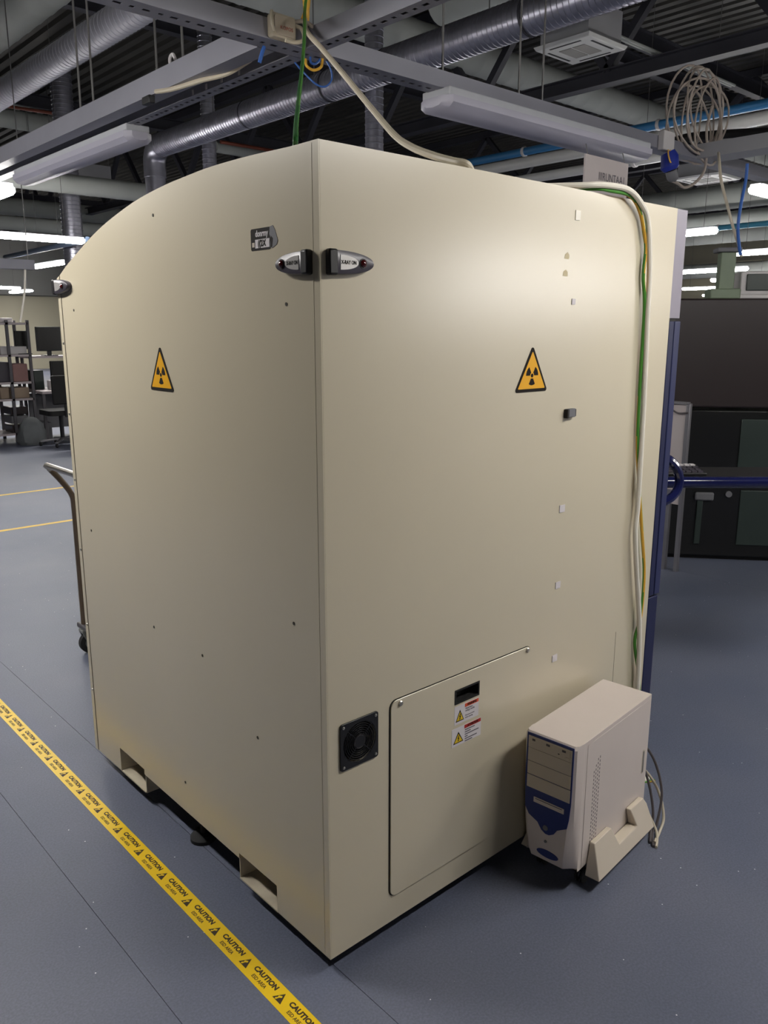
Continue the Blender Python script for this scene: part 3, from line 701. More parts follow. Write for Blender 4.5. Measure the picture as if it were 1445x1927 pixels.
# ================================================================== OVERHEAD CHANNELS
def rods(parent, pts, r=.006):
    for (x, y, z0) in pts: MB().cyl((x, y, z0), (x, y, ROOF), r, 6).obj('hanger_rod', M_rod, parent)
def channel(name, label, ax, a0, a1, b0, b1, z0, h, slots=None, m=None):
    """folded steel channel running along axis ax from a0 to a1, slotted underside"""
    m = m or M_chan
    f = (lambda a, b, z: (a, b, z)) if ax == 'x' else (lambda a, b, z: (b, a, z))
    cx, cy = ((a0 + a1) / 2, (b0 + b1) / 2)
    t = thing(name, label, 'steel channel', f(cx, cy, z0))
    def bx(mb, p, q):
        P, Q = f(*p), f(*q); mb.box(tuple(min(i, j) for i, j in zip(P, Q)), tuple(max(i, j) for i, j in zip(P, Q)))
    tk = .003
    s = MB(); bx(s, (a0, b0, z0), (a1, b0 + tk, z0 + h)); s.obj('side_flange', m, t, smooth=False)
    s = MB(); bx(s, (a0, b1 - tk, z0), (a1, b1, z0 + h)); s.obj('side_flange', m, t, smooth=False)
    s = MB(); bx(s, (a0, b0 + tk, z0 + h - tk), (a1, b1 - tk, z0 + h)); s.obj('dark_cover', M_steel, t, smooth=False)  # top plate added to keep the channel dark inside
    u = MB()
    if slots:
        s0, s1 = slots; mid = (b0 + b1) / 2; hw = .0085
        bx(u, (a0, b0 + tk, z0), (a1, mid - hw, z0 + tk)); bx(u, (a0, mid + hw, z0), (a1, b1 - tk, z0 + tk))
        p = a0; q = s0; k = 0
        while q < s1:
            bx(u, (p, mid - hw, z0), (q, mid + hw, z0 + tk)); p = q + (.032 if k % 2 == 0 else .019); q = p + .030; k += 1
        bx(u, (p, mid - hw, z0), (a1, mid + hw, z0 + tk))
    else: bx(u, (a0, b0 + tk, z0), (a1, b1 - tk, z0 + tk))
    u.obj('slotted_web' if slots else 'web', m, t, smooth=False)
    return t
chA = channel('slotted_channel', 'long slotted steel channel running left to right above the cabinet', 'x', -.6, 5.6, 1.545, 1.655, 2.75, .075, (.0, 3.9))
rods(chA, [(2.0, 1.6, 2.825), (2.58, 1.6, 2.825), (2.78, 1.6, 2.825), (.2, 1.6, 2.825)])
chB1 = channel('slotted_channel', 'slotted steel channel running from the crossing to the far left, white labels on it', 'y', 1.657, 9.5, 1.135, 1.21, 2.75, .075, (1.7, 3.4))
rods(chB1, [(1.17, 2.9, 2.825), (1.17, 6.2, 2.825)])
chB2 = channel('slotted_channel', 'slotted steel channel rising from the crossing to the upper right', 'y', -1.2, 1.543, 1.135, 1.21, 2.75, .075, (.2, 1.52))
for (px, py) in ((450, 136), (417, 150), (388, 163), (363, 174)):
    p = at(px, py, 'x', 1.1345); MB().box((1.133, p.y - .008, p.z - .012), (1.1349, p.y + .008, p.z + .012)).obj('paper_label', M_boxw, chB1, smooth=False)
chC = channel('cable_trunking', 'plain grey cable trunking parallel to the slotted channel at left', 'y', 1.66, 9.5, .975, 1.06, 2.75, .1)
rods(chC, [(1.02, 3.56, 2.85), (1.02, 3.38, 2.85), (1.02, 2.35, 2.85)])
p = at(320, 113, 'x', 1.0)
hk = MB().tube(spline([(1.0, p.y, 2.85), (1.0, p.y, 2.885), (1.0, p.y - .03, 2.895), (1.0, p.y - .05, 2.87)], 5), .008, 8).obj('hook', M_boxw, chC)
chD = channel('slotted_channel', 'pale channel running toward the right edge past the blue socket', 'y', -1.5, 1.543, 4.40, 4.62, 2.75, .09, None, M_chanw)
cable('trunk_cable', [(.975, 2.55, 2.755), (.985, 2.4, 2.74), (1.02, 2.2, 2.742), (1.07, 2.05, 2.75), (1.1, 1.9, 2.78)], .011, M_cabbei, 'short beige cable leaving the plain grey trunking at left')
MB().box((.962, 2.60, 2.715), (.995, 2.68, 2.752)).obj('trunking_clip', M_black, chC, bevel=.004)
# junction box on channel A
jb = thing('junction_box', 'square beige junction box with red print on the slotted channel', 'junction box', (1.005, 1.54, 2.75))
MB().plate(rrect(.948, 2.752, 1.060, 2.838, .012), [], fR(1.543), .034).obj('box_body', M_cabbei, jb, bevel=.004)
MB().plate(rrect(.956, 2.760, 1.052, 2.830, .010), [], fR(1.509), .006).obj('box_lid', M_stand, jb, bevel=.003)
text('box_print', 'KOPOS', .019, (1.012, 1.5027, 2.787), ROT_R, mat('print_red', (196, 92, 76), .6, var=.03), jb)
MB().tube(spline([(.962, 1.525, 2.84), (.945, 1.51, 2.835), (.938, 1.5, 2.80), (.95, 1.5, 2.765)], 6), .007, 8).obj('box_lead', M_cabbei, jb)
MB().tube(spline([(1.06, 1.52, 2.815), (1.085, 1.5, 2.80), (1.085, 1.49, 2.762), (1.05, 1.5, 2.745), (1.01, 1.51, 2.748)], 6), .008, 8).obj('box_lead', M_cabbei, jb)
cable('ceiling_cable', [(1.06, 1.515, 2.826), (1.10, 1.50, 2.832), (1.14, 1.495, 2.82), (1.16, 1.45, 2.79)], .008, M_cabgrey, 'short grey cable between the junction box and the channel crossing')
cable('earth_lead', [(1.09, 1.52, 3.3), (1.10, 1.515, 3.05), (1.115, 1.51, 2.90), (1.12, 1.52, 2.84)], .013, M_caby, 'orange-yellow cable dropping in beside the junction box')
cable('earth_lead', [(1.13, 1.53, 3.3), (1.135, 1.52, 3.0), (1.125, 1.515, 2.90), (1.115, 1.53, 2.85)], .011, M_caby, 'second orange-yellow cable bunched at the channel crossing')
cable('network_cable', [q(575, 112, 1.6), q(577, 124, 1.58), q(590, 132, 1.58), q(604, 126, 1.58), q(607, 110, 1.6)], .006, M_caby, 'small yellow cable loop under the channel crossing')
cable('network_cable', [q(612, 110, 1.62), q(622, 130, 1.6), q(624, 150, 1.6), q(612, 163, 1.6), q(594, 158, 1.62), q(570, 135, 1.66), q(555, 118, 1.7)], .004, M_cabb, 'thin blue cable loop hanging under the channel crossing')
cable('network_cable', [q(584, 108, 1.6), q(585, 118, 1.59), q(594, 120, 1.59), q(602, 112, 1.6)], .005, M_cabb, 'short blue cable inside the yellow loop under the crossing')
cable('network_cable', [q(497, 88, 1.60), q(493, 100, 1.6), q(488, 118, 1.61)], .008, M_cabb, 'short blue cable end hanging under the channel left of the crossing')

# luminaires
def luminaire(c, ax, L, label, lit=True, w=.13, group=None, ztop=None):
    t = thing('tube_luminaire', label, 'ceiling lamp', c, 0, group)
    f = (lambda a, b, z: (c[0] + a, c[1] + b, c[2] + z)) if ax == 'x' else (lambda a, b, z: (c[0] + b, c[1] + a, c[2] + z))
    sec = [(-w / 2, .02), (-w / 2, -.012), (-w * .36, -.036), (0, -.046), (w * .36, -.036), (w / 2, -.012), (w / 2, .02)]
    rg = []
    for a, k in ((-L / 2, .55), (-L / 2 + .03, 1), (L / 2 - .03, 1), (L / 2, .55)): rg.append([f(a, b * k, z * (k if z < 0 else 1)) for b, z in sec])
    MB().rings(rg).obj('diffuser', M_lamp if lit else M_haze, t)
    bd_ = MB(); P = [f(-L / 2 + .02, -w * .42, .021), f(L / 2 - .02, w * .42, .06)]
    bd_.box(tuple(min(i, j) for i, j in zip(*P)), tuple(max(i, j) for i, j in zip(*P))); bd_.obj('lamp_body', M_lampb, t, bevel=.006)
    for s in (-1, 1):
        p = f(s * L * .36, 0, .06); MB().cyl(p, (p[0], p[1], ztop or ROOF), .004, 6).obj('hanger_rod', M_rod, t)
    return t
luminaire((2.86, 1.60, 2.695), 'x', 1.85, 'pale haze patch shaped as an unlit luminaire under the channel above the cabinet', False, .22, None, 2.756)  # body put in for the haze below the channel
luminaire((1.20, 4.15, 2.695), 'y', 1.9, 'pale haze patch shaped as an unlit luminaire under the slotted channel at upper left', False, .17, None, 2.756)  # haze at upper left, given a luminaire's shape
p = at(15, 356, 'z', 2.72); luminaire((p.x, p.y + .65, 2.72), 'y', 1.3, 'lit luminaire at the left edge just below the slotted channel', True, .13)
luminaire((3.35, 11.8, 2.98), 'x', 2.1, 'longest lit tube luminaire at left, just above the curved cabinet top', True, .2)
luminaire((5.75, 16.95, 2.98), 'y', 1.7, 'lit luminaire at left below the longest one, touching the cabinet outline', True, .16)
luminaire((8.1, 28.1, 2.98), 'x', 1.5, 'upper of the three small lit luminaires far at left', True, .2)
luminaire((9.7, 30.6, 2.98), 'y', 1.9, 'right-hand small lit luminaire far at left behind the hanging white cord', True, .25)
luminaire((8.0, 31.5, 2.90), 'x', .9, 'small lit luminaire far at left, cut by the left edge', True, .2)
luminaire((10.35, 5.05, 2.98), 'y', 1.4, 'lit luminaire just right of the cabinet top corner', True, .14)
luminaire((7.95, 2.48, 2.98), 'x', 1.25, 'lit luminaire at the right edge below the cable coil', True, .14)
luminaire((17.8, 8.4, 2.98), 'y', 2.2, 'far lit luminaire right of the cabinet above the black cabinet', True, .2)
luminaire((14.0, 5.0, 2.98), 'y', 1.7, 'lit luminaire at right where the hanging cables end', True, .14)
luminaire((25.5, 12.1, 2.98), 'y', 1.8, 'small lit luminaire far at right, between the cabinet and the greenish column', True, .2)
luminaire((31.0, 12.6, 2.98), 'y', 5.0, 'lowest long lit luminaire far at right, just above the black cabinet', True, .2)
luminaire((21.5, 9.2, 2.98), 'y', 1.6, 'lit luminaire far at right, partly behind the greenish column', True, .2)
off = 'lit tube luminaire of the hall outside the picture'
for (x, y, z, a) in ((1.45, -1.5, 2.70, 'x'), (3.6, -1.5, 2.70, 'x'), (-1.0, 1.85, 2.70, 'y'), (-1.0, 4.6, 2.70, 'y'), (13, -10, 2.98, 'y'), (16, -14, 2.98, 'y'), (20, -13, 2.98, 'y'), (20, -18, 2.98, 'y'), (25, -17, 2.98, 'y'), (25, -22, 2.98, 'y'), (30, -21, 2.98, 'y'), (-6, -6, 2.98, 'x')):
    luminaire((x, y, z), a, 3.4 if y < -8 else (1.2 if x > 1 else 1.4), off, True, .13, 'hall luminaires outside the picture')

# hanging board under channel A
sg = thing('hanging_board', 'pale hanging board with faint grey lettering above the cabinet edge', 'sign', (3.29, 1.5, 2.2))
MB().box((3.07, 1.50, 2.15), (3.515, 1.512, 2.60)).obj('board', M_board, sg, bevel=.002)
text('board_text', 'IIIRUNTAA1', .062, (3.345, 1.4985, 2.494), ROT_R, M_print, sg, sx=.85)
for x in (3.1, 3.48): MB().cyl((x, 1.506, 2.6), (x, 1.55, 2.75), .003, 6).obj('board_wire', M_rod, sg)

# switch box, blue socket, cable and coil
sb = thing('socket_box', 'pale switch box with blue round socket on the channel end', 'socket', (3.99, 1.52, 2.64))
MB().box((3.90, 1.50, 2.735), (4.03, 1.543, 2.85)).obj('switch_box', M_boxw, sb, bevel=.005)
MB().tube([(3.99, 1.52, 2.73), (4.0, 1.51, 2.70), (4.0, 1.505, 2.64), (4.005, 1.50, 2.62)], [.045, .055, .058, .04], 18).obj('socket_body', mat('socket_blue', (38, 54, 150), .4, var=.05), sb)
MB().tube([(4.01, 1.50, 2.62), (4.03, 1.495, 2.575), (4.03, 1.495, 2.555)], [.036, .036, .02], 14).obj('plug', M_boxg, sb)
MB().tube(spline([(3.94, 1.49, 2.735), (3.93, 1.48, 2.70), (3.955, 1.475, 2.66), (3.98, 1.48, 2.71), (3.96, 1.49, 2.735)], 5), .005, 6).obj('socket_tie', M_caby, sb)
cable('socket_cable', [(4.03, 1.495, 2.56), q(1275, 345, 1.49), q(1290, 353, 1.49), q(1312, 340, 1.49), q(1326, 318, 1.49), q(1330, 280, 1.50), q(1330, 240, 1.52), q(1340, 200, 1.53)], .009, M_cabgrey, 'grey cable looping from the blue socket up to the coil')
coil = MB(); random.seed(3)
for k in range(9):
    cx, cz = 4.42 + random.uniform(-.1, .2), 3.03 + random.uniform(-.05, .06); rx, rz = random.uniform(.17, .31), random.uniform(.18, .29)
    pts = [(cx + rx * math.cos(2 * PI * i / 24), 1.5 + k * .02 + .02 * math.sin(4 * PI * i / 24 + k), cz + rz * math.sin(2 * PI * i / 24)) for i in range(25)]
    coil.tube(pts, .0075, 6)
tag(coil.obj('cable_coil', M_cabgrey), 'tangled coil of grey cable hanging at upper right', 'cable')
cable('hanging_cable', [q(1352, 288, 1.3), q(1353, 300, 1.2), q(1357, 340, 1.15), q(1368, 385, 1.1), q(1380, 430, 1.05), q(1390, 462, 1.0), q(1395, 482, 1.0)], .009, M_cabbei, 'beige cable hanging at the right edge, left of the blue one')
cable('hanging_cable', [q(1406, 308, 1.0), q(1403, 340, 1.0), q(1395, 380, 1.0), q(1389, 420, 1.0), q(1389, 445, 1.0), q(1393, 480, .99)], .010, M_cabb, 'blue cable hanging at the right edge beside the beige one')
cable('power_cable', [at(47, 497, 'y', 9.0), at(47, 520, 'y', 9.0), at(46, 550, 'y', 9.0), at(42, 580, 'y', 9.0), at(38, 606, 'y', 9.0)], .014, M_cabw, 'white cord hanging in front of the far wall at left')
tr_ = thing('cable_tray', 'short grey cable tray at left holding the white cord', 'cable tray', tuple(at(30, 497, 'y', 9.0)))
a_, b_ = at(-60, 502, 'y', 9.0), at(62, 490, 'y', 9.0)
MB().box((a_.x, 8.95, a_.z), (b_.x, 9.1, b_.z)).obj('tray', M_chan, tr_, smooth=False)
for xx in (a_.x + .1, b_.x - .05): MB().cyl((xx, 9.02, b_.z), (xx, 9.02, ROOF), .006, 6).obj('hanger_rod', M_rod, tr_)
cable('black_hose', [q(1262, 268, 1.9), q(1300, 258, 1.8), q(1370, 252, 1.6), q(1445, 248, 1.3), q(1500, 244, 1.1)], .03, M_blackm, 'black hose lying across behind the cable coil', 'hose')

# ducts
def spiral(name, label, ax, a0, a1, b, z, r, m, pitch=.06, rib=.035, n=20, cat='air duct', bands=(), rodsat=()):
    f = (lambda a, u, v: (a, b + u, z + v)) if ax == 'x' else (lambda a, u, v: (b + u, a, z + v))
    t = thing(name, label, cat, f((a0 + a1) / 2, 0, -r))
    rg = []; a = a0
    def add(a, rr): rg.append([f(a, rr * math.cos(2 * PI * k / n), rr * math.sin(2 * PI * k / n)) for k in range(n)])
    while a < a1:
        add(a, r); add(a + pitch * .78, r); add(a + pitch * .83, r * (1 + rib)); add(a + pitch * .95, r * (1 + rib)); a += pitch
    add(a1, r)
    MB().rings(rg).obj('duct_tube', m, t, angle=30)
    for a in bands:
        rg = [[f(a + da, rr * math.cos(2 * PI * k / n), rr * math.sin(2 * PI * k / n)) for k in range(n)] for da, rr in ((0, r), (0, r * 1.06), (.02, r * 1.06), (.02, r))]
        MB().rings(rg, cap=False).obj('joint_band', M_steel, t)
    for a in rodsat:
        p = f(a, 0, r); MB().cyl(p, (p[0], p[1], ROOF), .006, 6).obj('hanger_rod', M_rod, t)
    return t
DX, DZ, DR = 5.28, 4.365, .165
main = spiral('spiral_duct', 'long shiny spiral duct crossing above the cabinet to an elbow', 'y', 1.4, 10.75, DX, DZ, DR, M_galv, .06, .04, 24, bands=(3.7, 5.6, 6.6, 8.3), rodsat=(4.2, 6.9, 9.2))
el = []
for i in range(9):
    a = PI / 2 * i / 8; cy, cz = 10.75 + .24 * math.sin(a), DZ - .24 * (1 - math.cos(a)); el.append((DX, cy, cz))
el += [(DX, 10.99, DZ - .34), (DX, 10.99, DZ - .44)]
MB().tube(el, DR * 1.04, 20).obj('duct_elbow', M_galv, main)
MB().tube([(DX, 10.99, DZ - .44), (DX, 10.99, 3.1)], DR * .95, 20).obj('duct_drop', M_galv, main)
def vduct(name, label, px, y_or_x, ax, z0, z1, r, m):
    p = at(px[0], px[1], ax, y_or_x); t = thing(name, label, 'air duct', (p.x, p.y, z0)); rg = []; z = z0; n = 20
    while z < z1:
        for dz, k in ((0, 1), (.05, 1), (.055, 1.05), (.065, 1.05)): rg.append([(p.x + r * k * math.cos(2 * PI * i / n), p.y + r * k * math.sin(2 * PI * i / n), z + dz) for i in range(n)])
        z += .07
    MB().rings(rg).obj('duct_tube', m, t)
    MB().tube([(p.x, p.y, z0), (p.x, p.y, z0 - .03)], r * 1.1, n).obj('duct_collar', M_steel, t)
    return t
vduct('drop_duct', 'shiny vertical duct behind the spiral duct beside its elbow', (394, 290), 5.75, 'x', 2.6, ROOF, .105, M_galv)
vduct('drop_duct', 'vertical ribbed duct hanging behind the sloping beige cable', (704, 200), 5.6, 'x', 2.4, ROOF, .105, M_galv)
vduct('drop_duct', 'vertical ribbed duct in the haze at far left under the channel', (132, 380), 14.0, 'y', 2.7, ROOF, .18, M_galv)
spiral('spiral_duct', 'wide pale duct sloping across the upper left corner', 'y', 2.6, 13, 3.15, 4.78, .16, mat('dull_galvanised', (176, 176, 186), .5, .25, var=.06, scale=4), .09, .03, 20, bands=(4.2, 6.4), rodsat=(5.0, 5.9))
p_ = at(0, 40, 'z', 5.45)
spiral('textile_duct', 'broad pale duct filling the upper left corner', 'y', 1.5, 14, p_.x, 5.45, .27, M_pale, .4, .02, 20)
spiral('textile_duct', 'thick pale duct running left to right below the ceiling unit', 'x', 3.6, 22, 7.9, 5.72, .24, M_pale, .35, .02, 20, rodsat=(7.5, 8.4, 9.4, 11, 12.5))
spiral('textile_duct', 'pale duct crossing behind the black cabinet side, high at right', 'y', -6, 16, 19.5, 4.85, .30, M_pale, .6, .02, 18)
spiral('textile_duct', 'lower pale duct high at right below the thicker one', 'y', -6, 16, 19.2, 4.25, .20, M_pale, .6, .02, 18)
spiral('textile_duct', 'pale duct running sideways at the far left with a red pipe', 'x', -4, 7, 18.6, 6.17, .2, M_pale, .5, .02, 18)
spiral('textile_duct', 'upper of two pale ducts just above the longest luminaire', 'x', -4, 12, 22.0, 4.78, .22, M_pale, .5, .02, 18)
spiral('textile_duct', 'lower of two pale ducts just above the longest luminaire', 'x', -4, 12, 20.6, 4.2, .17, M_pale, .5, .02, 18)
spiral('textile_duct', 'grey duct fading behind the curved cabinet top at left', 'x', 3.2, 16, 13.2, 4.05, .16, M_pale, .5, .02, 18)
spiral('textile_duct', 'pale duct high behind the upper slotted channel', 'y', .5, 5.6, 6.2, 5.2, .22, M_pale, .35, .02, 18)
spiral('textile_duct', 'distant pale duct low at right above the far luminaires', 'y', -6, 24, 26.5, 4.75, .28, M_pale, .6, .02, 18)
spiral('textile_duct', 'most distant pale duct at right just above the black cabinet', 'y', -6, 26, 33.5, 4.1, .3, M_pale, .6, .02, 18)
def pipe(name, label, p0, p1, r, m, cat='pipe', clips=0):
    t = thing(name, label, cat, p0)
    MB().cyl(p0, p1, r, 14).obj('pipe_run', m, t)
    P0, P1 = Vector(p0), Vector(p1); d = (P1 - P0).normalized()
    for k in range(clips):
        c = P0.lerp(P1, (k + .5) / clips); MB().cyl(c - d * .02, c + d * .02, r * 1.25, 14).obj('pipe_clip', M_boxw, t)
    return t
pipe('blue_pipe', 'blue pipe passing behind the cable coil at upper right', (8.9, -3, 4.15), (8.9, 12, 4.15), .055, M_pblue, clips=7)
pipe('white_pipe', 'thick white pipe just below the blue pipe at upper right', (8.6, -3, 3.93), (8.6, 12, 3.93), .075, M_acw, clips=5)
pipe('white_pipe', 'lower white pipe under the blue pipe near the hanging board', (8.4, -3, 3.66), (8.4, 12, 3.66), .06, M_acw, clips=5)
pipe('blue_pipe', 'thin teal-blue pipe beside the lit luminaire right of the cabinet', (17.0, -4, 3.82), (17.0, 16, 3.82), .06, mat('pipe_teal', (70, 140, 168), .4, var=.05), clips=6)
pipe('blue_pipe', 'blue-grey pipe below the longest luminaire at left', at(10, 484, 'y', 19), at(165, 451, 'y', 12.2), .05, mat('pipe_bluegrey', (120, 140, 170), .4, var=.05))
pipe('red_pipe', 'thin red pipe at far upper left', at(-40, 192, 'y', 15), at(132, 218, 'y', 15), .028, M_pred)
pipe('red_pipe', 'thin red pipe below the spiral duct above the curved top', at(415, 267, 'y', 12.5), at(540, 288, 'y', 12.5), .03, M_pred)
pipe('white_pipe', 'pale pipe behind the red pipe above the curved top', at(405, 276, 'y', 12.8), at(580, 306, 'y', 12.8), .1, M_pale)

# cassette air-conditioning units
def cassette(cx, cy, z, s, label, boxh=.3):
    t = thing('ceiling_cassette', label, 'air conditioner', (cx, cy, z)); h = s / 2
    MB().box((cx - h * .84, cy - h * .84, z + .03), (cx + h * .84, cy + h * .84, z + .03 + boxh)).obj('unit_body', M_chanw, t, smooth=False)
    P = MB().hexa([(cx - h * .93, cy - h * .93, z - .012), (cx + h * .93, cy - h * .93, z - .012), (cx + h * .93, cy + h * .93, z - .012), (cx - h * .93, cy + h * .93, z - .012), (cx - h, cy - h, z + .03), (cx + h, cy - h, z + .03), (cx + h, cy + h, z + .03), (cx - h, cy + h, z + .03)]).obj('face_panel', M_acw, t, bevel=.01)
    for sy in (-1, 1):
        MB().box((cx - h * .44, cy + sy * h * .24 - h * .21, z - .018), (cx + h * .44, cy + sy * h * .24 + h * .21, z - .01)).obj('intake_grille', M_acg, t, smooth=False)
    for k in range(4):
        a = k * PI / 2; c, s_ = math.cos(a), math.sin(a)
        x0, y0, x1, y1 = -h * .55, h * .72, h * .55, h * .80
        xs = [cx + x * c - y * s_ for x in (x0, x1) for y in (y0, y1)]; ys = [cy + x * s_ + y * c for x in (x0, x1) for y in (y0, y1)]
        MB().box((min(xs), min(ys), z - .0135), (max(xs), max(ys), z - .008)).obj('outlet_slot', M_dslot, t, smooth=False)
    for sx in (-1, 1):
        for sy in (-1, 1): MB().cyl((cx + sx * h * .8, cy + sy * h * .8, z + boxh), (cx + sx * h * .8, cy + sy * h * .8, ROOF), .006, 6).obj('hanger_rod', M_rod, t)
    return t
cassette(7.07, 4.44, 4.62, .735, 'square white ceiling cassette unit behind the spiral duct', .34)
p1 = at(135, 354, 'z', 4.62); cassette(p1.x, p1.y, 4.62, 1.5, 'large pale cassette unit in the haze at far left', .4)
p1 = at(1330, 338, 'z', 4.62); cassette(p1.x, p1.y, 4.62, 1.0, 'flat pale cassette unit below the channel at right', .3)
tt = thing('fluorescent_batten', 'thin pale batten beside the white ceiling cassette unit', 'lamp batten', (8, 4.6, 4.9))
for dz in (0, .05): MB().cyl((7.3, 4.5 + dz, 4.95), (10.8, 4.5 + dz, 4.95), .018, 8).obj('batten_tube', M_pale, tt)

# roof trusses along y, purlins along x
def truss(x, z0, label, y0=-8, y1=30, step=2.2):
    t = thing('roof_truss', label, 'roof truss', (x, (y0 + y1) / 2, z0))
    c = MB(); c.box((x - .09, y0, z0), (x + .09, y1, z0 + .015)); c.box((x - .012, y0, z0 + .015), (x + .012, y1, z0 + .165)); c.box((x - .09, y0, z0 + .165), (x + .09, y1, z0 + .18)); c.obj('bottom_chord', M_steel, t, smooth=False)
    MB().box((x - .08, y0, ROOF - .16), (x + .08, y1, ROOF - .02)).obj('top_chord', M_steel, t, smooth=False)
    y = y0; k = 0
    while y < y1 - step:
        a, b = (z0 + .18, ROOF - .16) if k % 2 == 0 else (ROOF - .16, z0 + .18)
        MB().bar((x, y, a), (x, y + step * .5, b), .1, .1).obj('diagonal', M_steel, t, smooth=False); y += step * .5; k += 1
    return t
truss(8.75, 4.72, 'nearest dark roof truss crossing behind the ceiling cassette unit')
truss(15.2, 4.9, 'farther dark roof truss at upper right behind the cable coil')
truss(22.5, 4.9, 'farthest dark roof truss at right, low behind the hanging cables')
for i, (y, z, lab) in enumerate(((6.0, 5.75, 'dark purlin beam just above the thick pale duct'), (7.2, 6.05, 'dark purlin beam behind the ceiling cassette unit'), (10.6, 5.9, 'dark beam behind the spiral duct, above the curved top'), (15, 5.6, 'dark beam at far left behind the hanger rods'), (24, 5.2, 'dark beam above the farthest lamps at left'))):
    b = MB(); b.box((-8, y - .08, z), (30, y + .08, z + .015)); b.box((-8, y - .012, z + .015), (30, y + .012, z + .22)); b.box((-8, y - .08, z + .22), (30, y + .08, z + .235))
    tag(b.obj('steel_beam', M_steel, smooth=False), lab, 'steel beam')

# ================================================================== RIGHT BACKGROUND
bd_ = Vector((.64, -.768, 0)); bn = Vector((.768, .64, 0)); B0 = Vector((4.08, 1.66, 0))
def RB(a, d, z): return B0 + bd_ * a + bn * d + Vector((0, 0, z))
def rbox(a0, d0, z0, a1, d1, z1): return MB().hexa([RB(a0, d0, z0), RB(a1, d0, z0), RB(a1, d1, z0), RB(a0, d1, z0), RB(a0, d0, z1), RB(a1, d0, z1), RB(a1, d1, z1), RB(a0, d1, z1)])
bc = thing('equipment_cabinet', 'large black equipment cabinet at the right edge', 'cabinet', tuple(RB(.8, .4, 0)))
rbox(0, 0, .03, 2.0, .9, 1.08).obj('lower_body', M_nblack, bc, bevel=.01)
rbox(0, -.03, 1.10, 2.0, .9, 1.83).obj('upper_hood', M_dbrown, bc, bevel=.012)
rbox(.05, .04, 0, 1.95, .86, .03).obj('plinth', M_blackm, bc, smooth=False)
rbox(.74, -.012, .12, 1.3, 0, .52).obj('door_panel', M_dgreen, bc, bevel=.02)
rbox(.70, -.010, .60, 1.3, 0, 1.02).obj('upper_panel', M_dgreen, bc, bevel=.02)
rbox(.43, -.03, .44, .56, 0, .50).obj('door_handle', M_boxg, bc, bevel=.012)
rbox(.45, -.02, .12, .49, 0, .45).obj('handle_rail', M_dgreen, bc, bevel=.006)
c = RB(.66, 0, .49); MB().cyl(c, c - bn * .02, .022, 16).obj('lock_knob', M_boxg, bc)
# instruments on top
i1 = thing('instrument_box', 'white glossy instrument box on top of the black cabinet', 'instrument', tuple(RB(.9, .3, 1.83)))
rbox(.52, .1, 1.83, 1.25, .6, 1.86).obj('box_base', M_boxw, i1, bevel=.01)
rbox(.66, .2, 1.86, 1.0, .5, 2.02).obj('box_body', M_boxw, i1, bevel=.01)
rbox(.70, .185, 1.89, .95, .2, 2.0).obj('box_window', M_dgreen, i1, bevel=.004)
i2 = thing('sensor_head', 'grey rounded sensor head beside the white instrument box', 'instrument', tuple(RB(1.05, .2, 1.86)))
rbox(.93, .02, 1.865, 1.06, .15, 2.0).obj('head_body', M_boxg, i2, bevel=.03, seg=3)
rbox(.96, .05, 1.86, 1.03, .12, 1.87).obj('head_lens', M_black, i2, bevel=.004)
i3 = thing('column', 'greenish upright column left of the white instrument box', 'column', tuple(RB(.5, .2, 1.83)))
rbox(.50, .12, 1.83, .60, .22, 2.14).obj('post', M_green, i3, bevel=.006)
rbox(.44, .08, 1.83, .64, .26, 1.90).obj('foot', M_green, i3, bevel=.01)
rbox(.47, .10, 2.14, .63, .24, 2.17).obj('head', M_boxg, i3, bevel=.006)
# aluminium framed board in front
ab = thing('framed_board', 'white board in aluminium frame standing left of the black cabinet', 'board stand', tuple(at(1272, 1060, 'z', 0)))
pt = lambda px, py: at(px, py, 'x', 4.02)
a, b_ = pt(1300, 762), pt(1292, 868)
yR = a.y; zt, zb = a.z, b_.z
MB().box((4.0, yR + .02, zb - .3), (4.012, yR + .55, zt)).obj('board', M_board, ab, smooth=False)
for yy in (yR, yR + .09, yR + .55): MB().box((3.985, yy - .014, 0), (4.015, yy + .014, zt + .01 if yy != yR + .09 else zb - .2)).obj('frame_post', M_alu, ab, bevel=.002)
MB().box((3.985, yR, zt), (4.015, yR + .55, zt + .02)).obj('frame_rail', M_alu, ab, bevel=.002)
cable('board_cable', [(3.98, yR + .3, zt - .005), (3.98, yR + .15, zt - .02), (3.98, yR + .07, zt - .055), (3.98, yR, zt - .05)], .006, M_cabk, 'thin dark cable sagging across the top of the framed board')

# ================================================================== LEFT BACKGROUND
BY = 11.0
def lb(px, py, y=BY): return at(px, py, 'y', y)
def bbox(px0, py0, px1, py1, y0, dep):
    """box whose front, at y0, covers the pixel rectangle; dep metres deep"""
    a, b = at(px0, py1, 'y', y0), at(px1, py0, 'y', y0)
    return MB().box((a.x, y0, max(a.z, 0.0)), (b.x, y0 + dep, b.z))
rk = thing('storage_rack', 'cluttered grey storage rack at the far left edge', 'rack', tuple(lb(20, 838)))
zs = [.12, .62, .86, 1.25, 1.70]
X0, X1 = lb(-40, 700).x, lb(60, 700).x
for z in zs: MB().box((X0, BY, z - .015), (X1, BY + .6, z + .015)).obj('shelf', M_bench, rk, smooth=False)
for x in (X0, lb(21, 700).x, X1):
    for y in (BY, BY + .57): MB().box((x - .02, y, 0), (x + .02, y + .03, 1.75)).obj('upright', M_bleg, rk, smooth=False)
def bitem(nm, label, cat, x0, x1, z0, z1, m, dep=.35, off=.05, extra=None):
    o = MB().box((x0, BY + off, z0), (x1, BY + off + dep, z1)).obj(nm, m, smooth=False, bevel=.01)
    return tag(o, label, cat)
